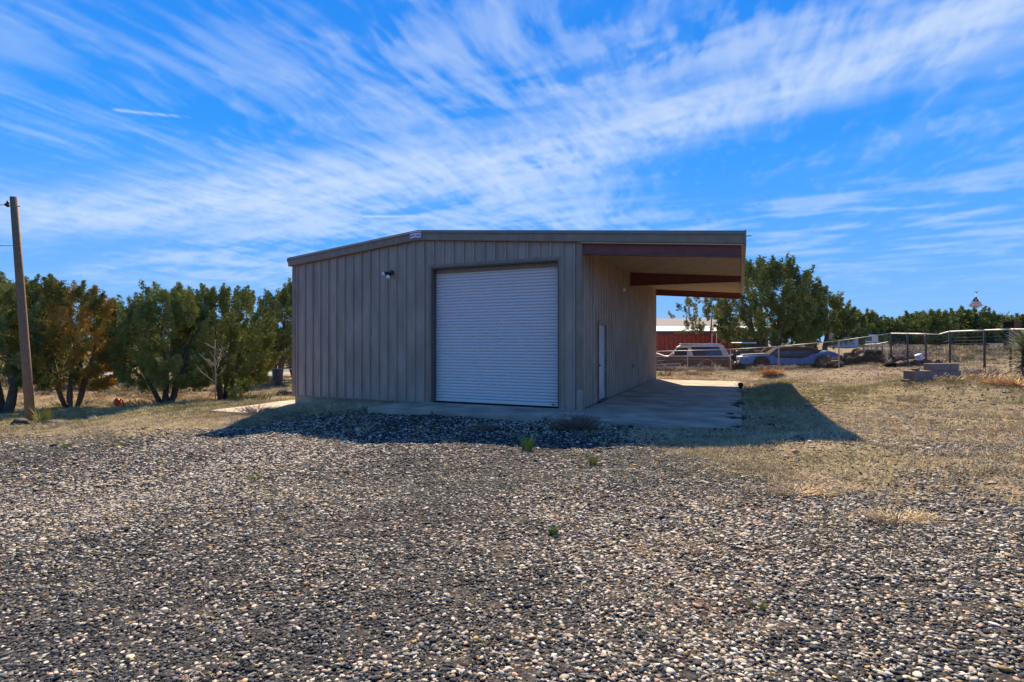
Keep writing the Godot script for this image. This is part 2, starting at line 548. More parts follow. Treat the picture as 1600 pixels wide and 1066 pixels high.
func build_shed() -> void:
	var shed := thing("metal_shed", "taupe ribbed metal shed with white roll-up door and open lean-to roof", "shed", CORNER, YAW)
	var X := Vector3(1, 0, 0)
	var Z := Vector3(0, 0, 1)
	var gap := 0.05
	var under := func(s: float) -> float: return roof_y(s) - 0.13
	var door_l := -4.19
	var door_r := -0.54
	var door_h := 3.655
	# front wall, three-foot sheets
	var fw := Node3D.new(); fw.name = "front_wall"; shed.add_child(fw, true)
	var s := -WIDE
	while s < -0.01:
		var st := mb()
		var e := minf(s + 0.9144, 0.0)
		siding(st, Vector3.ZERO, X, Z, s + (0.0 if s < -9.0 else 0.0008), e, under, -0.03, [[door_l, door_r, -1.0, door_h]])
		if e > door_r or s < door_l or true: obj("siding_panel", st, M.siding, fw)
		s += 0.9144
	# right wall with the walk-in door
	var rw := Node3D.new(); rw.name = "right_wall"; shed.add_child(rw, true)
	s = 0.0
	var flat_top := func(_s: float) -> float: return 4.16
	while s < LONG - 0.01:
		var st := mb()
		var e := minf(s + 0.9144, LONG)
		siding(st, Vector3.ZERO, -Z, X, s + 0.0008, e, flat_top, 0.02, [[1.55, 2.47, 0.05, 2.13]])
		obj("siding_panel", st, M.siding, rw)
		s += 0.9144
	# left and rear walls
	var lw := Node3D.new(); lw.name = "left_wall"; shed.add_child(lw, true)
	var rear := Node3D.new(); rear.name = "rear_wall"; shed.add_child(rear, true)
	var left_top := func(_s: float) -> float: return roof_y(-WIDE) - 0.1
	s = 0.0
	while s < LONG - 0.01:
		var st := mb()
		siding(st, Vector3(-WIDE, 0, 0), -Z, -X, s + 0.0008, minf(s + 0.9144, LONG), left_top, -0.03, [])
		obj("siding_panel", st, M.siding, lw)
		s += 0.9144
	s = -WIDE
	while s < -0.01:
		var st := mb()
		siding(st, Vector3(0, 0, -LONG), X, -Z, s + 0.0008, minf(s + 0.9144, 0.0), under, -0.03, [])
		obj("siding_panel", st, M.siding, rear)
		s += 0.9144
	# corner trims
	for c in [[-WIDE, 0.0, -1, 1], [0.0, 0.0, 1, 1], [0.0, -LONG, 1, -1], [-WIDE, -LONG, -1, -1]]:
		var st := mb()
		var top: float = roof_y(c[0]) - 0.14
		var cx: float = c[0]
		var cz: float = c[1]
		box(st, Vector3(cx - c[2] * 0.055 + c[2] * 0.017, top * 0.5 - 0.02, cz + c[3] * 0.036), Vector3(0.145, top + 0.03, 0.012))
		box(st, Vector3(cx + c[2] * 0.036, top * 0.5 - 0.02, cz - c[3] * 0.055 + c[3] * 0.017), Vector3(0.012, top + 0.028, 0.143))
		obj("corner_trim", st, M.trim, shed)
	# foundation
	var fo := mb()
	box(fo, Vector3(-WIDE * 0.5, -0.43, -LONG * 0.5), Vector3(WIDE - 0.04, 0.79, LONG - 0.06))
	obj("foundation", fo, M.concrete, shed)
	# base trim
	var bt := mb()
	box(bt, Vector3((-WIDE + door_l) * 0.5, -0.018, 0.018), Vector3(WIDE + door_l, 0.035, 0.04))
	obj("base_trim", bt, M.trim, shed)
	bt = mb()
	box(bt, Vector3(door_r * 0.5, -0.018, 0.018), Vector3(-door_r, 0.035, 0.04))
	obj("base_trim", bt, M.trim, shed)
	# roll-up door
	var rd := Node3D.new(); rd.name = "roll_up_door"; shed.add_child(rd, true)
	var slat := mb(true)
	var sw := door_r - door_l - 0.06
	var sh := 0.0795
	var prof := [Vector2(-0.010, 0.0), Vector2(0.012, 0.005), Vector2(0.018, 0.018), Vector2(0.018, 0.050), Vector2(0.012, 0.064), Vector2(-0.010, 0.069), Vector2(-0.014, 0.074), Vector2(-0.010, sh)]
	for i in prof.size() - 1:
		quad(slat, Vector3(-sw / 2, prof[i].y, prof[i].x), Vector3(sw / 2, prof[i].y, prof[i].x), Vector3(sw / 2, prof[i + 1].y, prof[i + 1].x), Vector3(-sw / 2, prof[i + 1].y, prof[i + 1].x))
	slat.generate_normals()
	var sm := slat.commit()
	var nsl := int((door_h - 0.12) / sh) + 1
	for i in nsl:
		var o := inst("slat", sm, M.door_white, rd)
		o.position = Vector3((door_l + door_r) * 0.5, 0.115 + i * sh, -0.19)
	var bar := mb()
	block(bar, Vector3((door_l + door_r) * 0.5, 0.068, -0.185), Vector3(sw, 0.085, 0.05), 0.006)
	obj("bottom_bar", bar, M.door_bar, rd)
	var seal := mb()
	box(seal, Vector3((door_l + door_r) * 0.5, 0.013, -0.188), Vector3(sw, 0.026, 0.03))
	obj("rubber_seal", seal, M.rubber, rd)
	var lock := mb()
	block(lock, Vector3(door_r - 0.22, 0.075, -0.152), Vector3(0.07, 0.03, 0.02), 0.004)
	obj("slide_lock", lock, M.dark_metal, rd)
	var fr := mb()
	box(fr, Vector3(door_l + 0.02, door_h * 0.5, -0.085), Vector3(0.045, door_h, 0.235))
	box(fr, Vector3(door_r - 0.02, door_h * 0.5, -0.085), Vector3(0.045, door_h, 0.235))
	box(fr, Vector3((door_l + door_r) * 0.5, door_h - 0.02, -0.085), Vector3(door_r - door_l - 0.092, 0.045, 0.233))
	obj("jamb", fr, M.jamb, rd)
	var tr := mb()
	box(tr, Vector3(door_l - 0.03, door_h * 0.5 + 0.02, 0.036), Vector3(0.07, door_h + 0.09, 0.016))
	box(tr, Vector3(door_r + 0.03, door_h * 0.5 + 0.02, 0.036), Vector3(0.07, door_h + 0.09, 0.016))
	box(tr, Vector3((door_l + door_r) * 0.5, door_h + 0.03, 0.034), Vector3(door_r - door_l + 0.125, 0.07, 0.016))
	obj("door_trim", tr, M.trim, rd)
	var hood := mb()
	box(hood, Vector3((door_l + door_r) * 0.5, door_h - 0.10, -0.155), Vector3(sw, 0.12, 0.012))
	obj("header_strip", hood, M.trim, rd)
	var dark := mb()
	box(dark, Vector3((door_l + door_r) * 0.5, door_h * 0.5, -0.3), Vector3(door_r - door_l + 0.2, door_h + 0.2, 0.02))
	obj("door_backing", dark, M.dark_metal, rd)
	# walk-in door
	var wd := Node3D.new(); wd.name = "walk_in_door"; shed.add_child(wd, true)
	var lf := mb()
	box(lf, Vector3(-0.03, 1.085, -2.01), Vector3(0.045, 2.03, 0.86))
	obj("door_leaf", lf, M.door_leaf, wd)
	var df := mb()
	box(df, Vector3(0.0, 1.09, -1.565), Vector3(0.11, 2.10, 0.03))
	box(df, Vector3(0.0, 1.09, -2.455), Vector3(0.11, 2.10, 0.03))
	box(df, Vector3(0.0, 2.12, -2.01), Vector3(0.108, 0.04, 0.858))
	box(df, Vector3(0.045, 2.17, -2.01), Vector3(0.06, 0.05, 1.0))
	obj("door_frame", df, M.trim, wd)
	var ds := mb()
	box(ds, Vector3(0.01, 0.035, -2.01), Vector3(0.16, 0.06, 0.858))
	obj("threshold", ds, M.dark_metal, wd)
	var kn := mb(true)
	lathe(kn, [Vector2(0.02, 0), Vector2(0.014, 0.03), Vector2(0.03, 0.045), Vector2(0.03, 0.07), Vector2(0.0, 0.08)], 10, Transform3D(Basis(Vector3(0, 0, 1), -PI / 2), Vector3(-0.008, 1.0, -1.66)))
	obj("door_knob", kn, M.dark_metal, wd)
	# roofs
	for half in [0, 1]:
		var rf := Node3D.new(); rf.name = "left_roof" if half == 0 else "right_roof"; shed.add_child(rf, true)
		var sa: float = -WIDE - 0.08 if half == 0 else RIDGE_S
		var sb: float = RIDGE_S if half == 0 else LEAN
		var b := -0.05
		while b < LONG + 0.04:
			var st := mb()
			var e := minf(b + 0.9144, LONG + 0.05)
			var zz := b
			while zz < e - 0.001:
				var ze := minf(zz + 0.3048, e)
				var q := [Vector2(zz, 0), Vector2(zz + 0.10, 0), Vector2(zz + 0.12, 0.03), Vector2(zz + 0.15, 0.03), Vector2(zz + 0.17, 0), Vector2(ze, 0)]
				for i in 5:
					if q[i + 1].x > ze + 0.001: break
					var ya := roof_y(sa) - 0.045
					var yb := roof_y(sb) - 0.045
					quad(st, Vector3(sa, ya + q[i].y, -q[i].x), Vector3(sb, yb + q[i].y, -q[i].x), Vector3(sb, yb + q[i + 1].y, -q[i + 1].x), Vector3(sa, ya + q[i + 1].y, -q[i + 1].x))
				zz += 0.3048
			obj("roof_panel", st, M.siding, rf)
			b += 0.9144
	var rc := mb()
	box(rc, Vector3(RIDGE_S - 0.12, 4.69 - 0.008, -LONG * 0.5), Vector3(0.26, 0.012, LONG + 0.1), Basis(Z, 0.098))
	box(rc, Vector3(RIDGE_S + 0.12, 4.69 - 0.008, -LONG * 0.5), Vector3(0.26, 0.012, LONG + 0.1), Basis(Z, -0.0855))
	obj("ridge_cap", rc, M.siding, shed)
	# rake trims, front and back
	var rake := [Vector2(-0.02, -0.27), Vector2(0.075, -0.27), Vector2(0.085, -0.255), Vector2(0.085, -0.085), Vector2(0.115, -0.075), Vector2(0.115, -0.062), Vector2(0.045, 0.012), Vector2(-0.02, 0.012)]
	for f in [0, 1]:
		var o2 := Z if f == 0 else -Z
		var zb := 0.035 if f == 0 else -LONG - 0.035
		for piece in [[-WIDE - 0.12, RIDGE_S], [RIDGE_S, -1.2], [-1.196, LEAN + 0.02]]:
			var st := mb()
			sweep(st, Vector3(piece[0], roof_y(piece[0]), zb), Vector3(piece[1], roof_y(piece[1]), zb), o2, rake)
			obj("rake_trim", st, M.trim, shed)
	# gutter on the low left eave
	var gu := mb()
	var gp := [Vector2(0, -0.20), Vector2(0.08, -0.20), Vector2(0.13, -0.15), Vector2(0.15, -0.06), Vector2(0.13, -0.02), Vector2(0, 0.0)]
	sweep(gu, Vector3(-WIDE - 0.02, roof_y(-WIDE - 0.02), 0.125), Vector3(-WIDE - 0.02, roof_y(-WIDE - 0.02), -LONG - 0.1), -X, gp)
	obj("gutter", gu, M.trim, shed)
	# lean-to: edge trim, edge purlin, soffit, beams
	var ys := roof_y(LEAN)
	var et := mb()
	box(et, Vector3(LEAN + 0.022, ys - 0.14, -LONG * 0.5 - 0.0), Vector3(0.04, 0.30, LONG + 0.29))
	box(et, Vector3(LEAN - 0.025, ys - 0.285, -LONG * 0.5), Vector3(0.055, 0.014, LONG + 0.05))
	obj("eave_trim", et, M.trim, shed)
	var ep := mb()
	for k in 9: box(ep, Vector3(LEAN - 0.035, ys - 0.08 - k * 0.021, -LONG * 0.5), Vector3(0.02 if k % 2 else 0.034, 0.0208, LONG - 0.02))
	obj("edge_closure", ep, M.lilac, shed)
	var dripst := mb()
	box(dripst, Vector3(LEAN + 0.09, ys - 0.105, 0.05), Vector3(0.10, 0.012, 0.03))
	obj("drip_tab", dripst, M.dark_metal, shed)
	var sof := Node3D.new(); sof.name = "soffit"; shed.add_child(sof, true)
	for bay in [[0.1, 5.95], [6.12, 12.05]]:
		var b: float = bay[0]
		while b < bay[1] - 0.01:
			var st := mb()
			var e := minf(b + 0.9144, bay[1])
			var zz := b + 0.001
			while zz < e - 0.001:
				var ze := minf(zz + 0.1524, e)
				var q := [Vector2(zz, 0), Vector2(zz + 0.055, 0), Vector2(zz + 0.065, -0.014), Vector2(zz + 0.095, -0.014), Vector2(zz + 0.105, 0), Vector2(ze, 0)]
				for i in 5:
					if q[i + 1].x > ze + 0.001: break
					var ya := roof_y(0.036) - 0.265
					var yb := roof_y(LEAN - 0.05) - 0.265
					quad(st, Vector3(0.036, ya + q[i].y, -q[i].x), Vector3(0.036, ya + q[i + 1].y, -q[i + 1].x), Vector3(LEAN - 0.05, yb + q[i + 1].y, -q[i + 1].x), Vector3(LEAN - 0.05, yb + q[i].y, -q[i].x))
				zz += 0.1524
			obj("soffit_panel", st, M.soffit, sof)
			b += 0.9144
	for bm in [[-0.005, 0.115, 0.30, 0.30], [6.035, 0.12, 0.46, 0.18], [12.12, 0.11, 0.28, 0.26]]:
		var st := mb()
		var b: float = bm[0]
		var y0 := roof_y(0.03) - 0.262
		var y1 := roof_y(LEAN - 0.06) - 0.262
		var x0 := 0.04
		var x1 := LEAN - 0.06
		var web := PackedVector2Array([Vector2(x0, y0), Vector2(x1, y1), Vector2(x1, y1 - bm[3]), Vector2(x0, y0 - bm[2])])
		plate(st, web, -b - 0.012, -b + 0.012, 0.0)
		for fl in [[y0 - 0.006, y1 - 0.006], [y0 - bm[2] + 0.006, y1 - bm[3] + 0.006]]:
			var dirv := Vector3(x1 - x0, fl[1] - fl[0], 0)
			box(st, Vector3((x0 + x1) * 0.5, (fl[0] + fl[1]) * 0.5, -b), Vector3(dirv.length(), 0.014, 0.15), Basis(Z, atan2(dirv.y, dirv.x)))
		obj("beam", st, M.red_oxide, shed)
	var lt := mb()
	box(lt, Vector3(LEAN * 0.5 + 0.01, (roof_y(0) + roof_y(LEAN)) * 0.5 - 0.292, 0.085), Vector3(LEAN - 0.02, 0.022, 0.07), Basis(Z, -atan(0.0855)))
	obj("rake_return", lt, M.soffit, shed)
	# corner boot
	var boot := mb(true)
	var ring := []
	for lv in [[0.0, 0.085], [0.40, 0.085], [0.46, 0.075], [0.49, 0.045], [0.50, 0.0]]: ring.append(Vector2(lv[1], lv[0]))
	lathe(boot, ring, 14, Transform3D(Basis.IDENTITY, Vector3(-0.03, 0.0, 0.03)))
	obj("corner_boot", boot, M.siding, shed)
	# wall fittings, each a thing of its own
	var fl := thing("flood_light", "twin lamp motion flood light on the shed front, left of the roll-up door", "flood light", shed_point(-5.48, 3.59, 0), YAW)
	var pl := mb(true)
	lathe(pl, [Vector2(0.0, 0.075), Vector2(0.05, 0.07), Vector2(0.065, 0.05), Vector2(0.065, 0.028)], 14, Transform3D(Basis(X, PI / 2), Vector3.ZERO))
	obj("base", pl, M.dark_metal, fl)
	for k in [[-0.12, -0.02, Vector3(-0.75, -0.35, 0.6)], [0.02, -0.10, Vector3(-0.05, -0.75, 0.62)]]:
		var hd := mb(true)
		var dv: Vector3 = k[2].normalized()
		var bs := Basis(Quaternion(Vector3.UP, dv))
		var p := Vector3(k[0] * 0.45, k[1] * 0.45, 0.11)
		lathe(hd, [Vector2(0.0, 0.0), Vector2(0.035, 0.01), Vector2(0.045, 0.06), Vector2(0.065, 0.11)], 14, Transform3D(bs, p))
		tube(hd, [Vector3(0, 0, 0.05), p + dv * 0.02], [0.014, 0.014], 8)
		var lamp := obj("lamp_head", hd, M.black_metal, fl)
		var gl := mb(true)
		lathe(gl, [Vector2(0.062, 0.112), Vector2(0.06, 0.15), Vector2(0.045, 0.175), Vector2(0.0, 0.185)], 14, Transform3D(bs, p))
		obj("bulb", gl, M.white_plastic, lamp)
	var sn := mb(true)
	lathe(sn, [Vector2(0.0, 0.0), Vector2(0.035, 0.005), Vector2(0.04, 0.05), Vector2(0.02, 0.09), Vector2(0.0, 0.095)], 12, Transform3D(Basis(Quaternion(Vector3.UP, Vector3(0.5, -0.3, 0.8).normalized())), Vector3(0.055, -0.01, 0.08)))
	obj("sensor", sn, M.black_metal, fl)
	var wl := thing("wall_light", "small white light under the lean-to, high on the side wall", "light fixture", shed_point(0.0, 3.33, 4.82), YAW)
	var wb := mb(true)
	lathe(wb, [Vector2(0.06, 0.03), Vector2(0.06, 0.06), Vector2(0.05, 0.10), Vector2(0.0, 0.13)], 14, Transform3D(Basis(Z, -PI / 2), Vector3.ZERO))
	obj("cover", wb, M.white_plastic, wl)
	var wp := mb()
	box(wp, Vector3(0.03, 0, 0), Vector3(0.03, 0.15, 0.15))
	obj("base", wp, M.trim, wl)
	var ob := thing("outlet_box", "small grey outlet box low on the side wall under the lean-to", "outlet box", shed_point(0.0, 0.80, 6.41), YAW)
	var oc := mb()
	block(oc, Vector3(0.06, 0, 0), Vector3(0.06, 0.16, 0.13), 0.008)
	obj("box", oc, M.grey_plastic, ob)
	var ol := mb()
	box(ol, Vector3(0.096, 0.01, 0), Vector3(0.012, 0.12, 0.10))
	obj("cover", ol, M.dark_metal, ob)
	# builder's plate at the peak
	var sg := thing("builders_plate", "small pale plate with blue lettering at the roof peak", "sign", shed_point(RIDGE_S - 0.02, 4.575, -0.135), YAW)
	var sp := mb()
	box(sp, Vector3(-0.085, -0.012, 0.0), Vector3(0.18, 0.17, 0.012), Basis(Z, 0.098))
	box(sp, Vector3(0.088, -0.011, 0.0), Vector3(0.18, 0.17, 0.012), Basis(Z, -0.0855))
	obj("plate", sp, M.plate, sg)
	var mk := mb()
	plate(mk, PackedVector2Array([Vector2(-0.05, 0.028), Vector2(0.0, 0.062), Vector2(0.05, 0.028), Vector2(0.0, 0.036)]), 0.006, 0.010)
	obj("emblem", mk, M.blue_print, sg)
	var le := mb()
	var lx := -0.15
	for k in 9:
		var wdt := 0.022 if k != 4 else 0.0
		if k == 4:
			obj("lettering", le, M.blue_print, sg)
			le = mb()
		if wdt > 0: box(le, Vector3(lx, -0.03 - 0.09 * absf(lx) + (0.004 if k % 2 else 0.0), 0.008), Vector3(wdt, 0.05 if k % 3 else 0.04, 0.004))
		lx += 0.037
	obj("lettering", le, M.blue_print, sg)

func build_concrete() -> void:
	var slab := thing("slab", "", "", CORNER, YAW)
	slab.set_meta("kind", "structure")
	slab.set_meta("label", "grey concrete floor of the lean-to and apron before the roll-up door")
	var pads := [
		[-5.0, -3.17, -1.68, -0.012], [-3.145, -0.373, -1.64, -0.012], [-0.348, 3.55, -1.56, -0.272],
		[-0.348, 0.0, -0.25, -0.012], [0.004, 3.55, -0.25, 3.9], [0.004, 3.56, 3.912, 7.9], [0.004, 3.55, 7.912, 11.75]]
	for p in pads:
		var st := mb()
		block(st, Vector3((p[0] + p[1]) * 0.5, -0.12, -(p[2] + p[3]) * 0.5), Vector3(p[1] - p[0], 0.24, p[3] - p[2]), 0.008)
		obj("concrete_panel", st, M.concrete, slab)
	# crack along the joint
	var walk := thing("walkway", "", "", CORNER, YAW)
	walk.set_meta("kind", "structure")
	walk.set_meta("label", "pale concrete walk along the left side of the shed")
	for p in [[-10.0, -8.55, -2.2, -0.03], [-10.0, -9.22, -0.02, 3.0], [-10.0, -9.22, 3.01, 6.0]]:
		var st := mb()
		block(st, Vector3((p[0] + p[1]) * 0.5, -0.36, -(p[2] + p[3]) * 0.5), Vector3(p[1] - p[0], 0.2, p[3] - p[2]), 0.008)
		obj("concrete_panel", st, M.concrete, walk)
	# soil that has crept over the slab's right edge
	var r := RandomNumberGenerator.new()
	r.seed = 6
	var soil := mb(true)
	for i in 15:
		var b := r.randf_range(-1.4, 3.2)
		var big := 0.75 - absf(b - 0.6) / 5.0
		var c := Vector3(3.56 - r.randf_range(-0.05, 0.42) * big, 0.0, -b)
		var n := 12
		var ph := r.randf() * TAU
		var rx := r.randf_range(0.12, 0.5) * big
		var rz := r.randf_range(0.05, 0.16)
		for k in n:
			var a0 := TAU * k / n
			var a1 := TAU * (k + 1) / n
			var f0 := 1.0 + 0.3 * sin(a0 * 3.0 + ph) + 0.15 * sin(a0 * 5.0 - ph)
			var f1 := 1.0 + 0.3 * sin(a1 * 3.0 + ph) + 0.15 * sin(a1 * 5.0 - ph)
			tri(soil, c + Vector3(0, 0.03, 0), c + Vector3(cos(a0) * rx * f0, 0.002, sin(a0) * rz * f0), c + Vector3(cos(a1) * rx * f1, 0.002, sin(a1) * rz * f1))
	var so := obj("dirt", soil, M.soil)
	so.position = CORNER
	so.rotation.y = YAW
	tag(so, "dark soil crept over the right edge of the lean-to slab", "", "", "stuff")
	# yard hydrant stub at the slab edge
	var hp := at(7.99, 18.56)
	var hy := thing("post_stub", "short dark round-topped post at the right edge of the slab", "post", hp)
	var st2 := mb(true)
	lathe(st2, [Vector2(0.07, -0.1), Vector2(0.065, 0.14), Vector2(0.075, 0.15), Vector2(0.095, 0.19), Vector2(0.085, 0.25), Vector2(0.04, 0.28), Vector2(0.0, 0.285)], 12)
	obj("stub", st2, M.dark_rust, hy)

# ------------------------------------------------------------------ plants
func leaf_clump(seed_: int, n: int, length: float, wide: float, spread: float) -> ArrayMesh:
	var r := RandomNumberGenerator.new()
	r.seed = seed_
	var st := mb()
	for i in n:
		var d := Vector3(r.randf_range(-1, 1) * spread, r.randf_range(0.35, 1.0), r.randf_range(-1, 1) * spread).normalized()
		var base := Vector3(r.randf_range(-1, 1), r.randf_range(-0.5, 0.8), r.randf_range(-1, 1)) * length * 0.35
		var side := d.cross(Vector3(r.randf_range(-1, 1), r.randf_range(-1, 1), r.randf_range(-1, 1))).normalized() * wide * r.randf_range(0.6, 1.2)
		var l := length * r.randf_range(0.6, 1.15)
		var m := base + d * l * 0.5
		quad(st, base, m + side, base + d * l, m - side)
	st.generate_normals()
	return st.commit()

var clumps := []
func juniper(called: String, label: String, x: float, d: float, h: float, rx: float, cb: float, look: Dictionary) -> Node3D:
	var r := RandomNumberGenerator.new()
	r.seed = int(look.get("seed", 1))
	var o := thing(called, label, "tree", at(x, d, -0.05), r.randf() * 0.3, look.get("group", ""))
	var stems: int = look.get("stems", 4)
	var thick: float = look.get("thick", 0.13)
	var st := mb(true)
	var lean: float = look.get("splay", 0.5)
	for k in stems:
		var a := TAU * k / stems + r.randf_range(-0.4, 0.4)
		var out := Vector3(cos(a), 0, sin(a))
		var reach := rx * lean * r.randf_range(0.6, 1.1)
		var tall := lerpf(cb, h, r.randf_range(0.45, 0.75))
		var pts := []
		var rad := []
		for i in 6:
			var t := i / 5.0
			pts.append(out * (0.06 + reach * pow(t, 0.8)) + Vector3(r.randf_range(-0.05, 0.05), tall * t - 0.15 * (1 - t), r.randf_range(-0.05, 0.05)) + out.cross(Vector3.UP) * sin(t * 3.0 + k) * 0.08)
			rad.append(thick * (1.15 - 0.95 * t) * (1.0 if stems < 3 else r.randf_range(0.75, 1.0)))
		tube(st, pts, rad, 7)
		for q in 4:
			var i0 := 2 + q % 3
			var p0: Vector3 = pts[i0]
			var aa := a + r.randf_range(-1.4, 1.4)
			var dirv := Vector3(cos(aa), r.randf_range(0.25, 0.9), sin(aa)).normalized()
			var ln := rx * r.randf_range(0.35, 0.6)
			tube(st, [p0, p0 + dirv * ln * 0.5 + Vector3(0, -0.04, 0), p0 + dirv * ln + Vector3(0, 0.12, 0)], [rad[i0] * 0.5, rad[i0] * 0.33, 0.012], 5)
	obj("trunk", st, look.get("bark", M.bark), o)
	# crown: upswept plumes on an uneven egg
	var f := FastNoiseLite.new()
	f.seed = r.randi() % 1000
	f.frequency = 0.7
	var plumes: int = look.get("plumes", 120)
	var per: int = look.get("per", 34)
	var size: float = look.get("size", 1.0)
	var plen: float = look.get("plume", 0.8)
	var rz: float = rx * look.get("deep", 0.95)
	var tips: Array = look.get("colors", [Color(0.055, 0.085, 0.022), Color(0.11, 0.13, 0.035), Color(0.035, 0.05, 0.018)])
	var xf := []
	var cl := PackedColorArray()
	for i in plumes:
		var t := pow(r.randf(), look.get("low", 0.85))
		var az := r.randf() * TAU
		var inner := r.randf() < 0.22
		var bulge := 1.0 + 0.30 * f.get_noise_3d(cos(az) * 1.6, t * 2.6, sin(az) * 1.6)
		var pr := pow(maxf(sin(PI * (0.15 + 0.80 * t)), 0.02), 0.52) * bulge
		var rr := (r.randf_range(0.25, 0.75) if inner else r.randf_range(0.72, 0.95)) * pr
		var p := Vector3(cos(az) * rx * rr, lerpf(cb, h - plen * 0.55, t), sin(az) * rz * rr)
		var up := lerpf(0.35, 1.6, t)
		var dirv := (Vector3(cos(az), 0, sin(az)) * (1.0 - 0.55 * t) + Vector3(0, up, 0) + Vector3(r.randf_range(-0.3, 0.3), r.randf_range(-0.1, 0.3), r.randf_range(-0.3, 0.3))).normalized()
		var ln := plen * r.randf_range(0.55, 1.15)
		var fat := 0.30 * plen * r.randf_range(0.7, 1.2)
		var shade := clampf(0.5 + 1.1 * f.get_noise_3d(p.x * 1.4 + 7.0, p.y * 1.4, p.z * 1.4) + r.randf_range(-0.25, 0.25), 0.0, 1.0)
		var base: Color = tips[2].lerp(tips[0], clampf(shade * 2.0, 0, 1)).lerp(tips[1], clampf(shade * 2.0 - 1.0, 0, 1))
		if tips.size() > 3 and f.get_noise_3d(p.x * 0.8 - 30.0, p.y * 0.8, p.z * 0.8) + 0.35 * (0.6 - t) * signf(p.x + 0.2) + r.randf_range(-0.12, 0.12) > look.get("rust_from", 0.0): base = tips[3].lerp(tips[0], r.randf() * 0.45)
		for k in per:
			var q := float(k) / per
			var j := Vector3(r.randfn(0, 1), r.randfn(0, 1), r.randfn(0, 1)) * fat * 0.55 * (1.0 - 0.8 * q)
			var pos := p + dirv * ln * q + j
			var dv := (dirv + Vector3(r.randf_range(-0.5, 0.5), r.randf_range(-0.3, 0.5), r.randf_range(-0.5, 0.5))).normalized()
			var bs := Basis(Quaternion(Vector3.UP, dv)) * Basis(Vector3.UP, r.randf() * TAU)
			xf.append(Transform3D(bs.scaled(Vector3.ONE * size * r.randf_range(0.7, 1.25) * (1.0 - 0.35 * q)), pos))
			var v := r.randf_range(0.8, 1.25)
			cl.append(Color(base.r * v, base.g * v, base.b * v))
	var mm := MultiMesh.new()
	mm.transform_format = MultiMesh.TRANSFORM_3D
	mm.use_colors = true
	mm.mesh = clumps[r.randi() % clumps.size()]
	mm.instance_count = xf.size()
	for i in xf.size():
		mm.set_instance_transform(i, xf[i])
		mm.set_instance_color(i, cl[i])
	var mi := MultiMeshInstance3D.new()
	mi.name = "crown"
	mi.multimesh = mm
	mi.material_override = M.leaf
	mi.set_meta("kind", "stuff")
	o.add_child(mi, true)
	return o

func scatter(called: String, parent: Node, mesh: Mesh, m: Material, xf: Array, cl: PackedColorArray) -> MultiMeshInstance3D:
	var mm := MultiMesh.new()
	mm.transform_format = MultiMesh.TRANSFORM_3D
	mm.use_colors = true
	mm.mesh = mesh
	mm.instance_count = xf.size()
	for i in xf.size():
		mm.set_instance_transform(i, xf[i])
		mm.set_instance_color(i, cl[i])
	var mi := MultiMeshInstance3D.new()
	mi.name = called if parent != self else numbered(called)
	mi.multimesh = mm
	mi.material_override = m
	mi.set_meta("kind", "stuff")
	parent.add_child(mi, true)
	return mi

func pebble(seed_: int) -> ArrayMesh:
	var s := SphereMesh.new()
	s.radial_segments = 9
	s.rings = 5
	s.radius = 1.0
	s.height = 2.0
	var f := FastNoiseLite.new()
	f.seed = seed_
	f.frequency = 0.6
	var arr := s.get_mesh_arrays()
	var vs: PackedVector3Array = arr[Mesh.ARRAY_VERTEX]
	var ix: PackedInt32Array = arr[Mesh.ARRAY_INDEX]
	var st := mb(true)
	for i in ix:
		var v := vs[i]
		v *= 1.0 + 0.45 * f.get_noise_3dv(v * 1.3)
		st.add_vertex(v * Vector3(1.2, 0.42, 0.85))
	st.generate_normals()
	return st.commit()

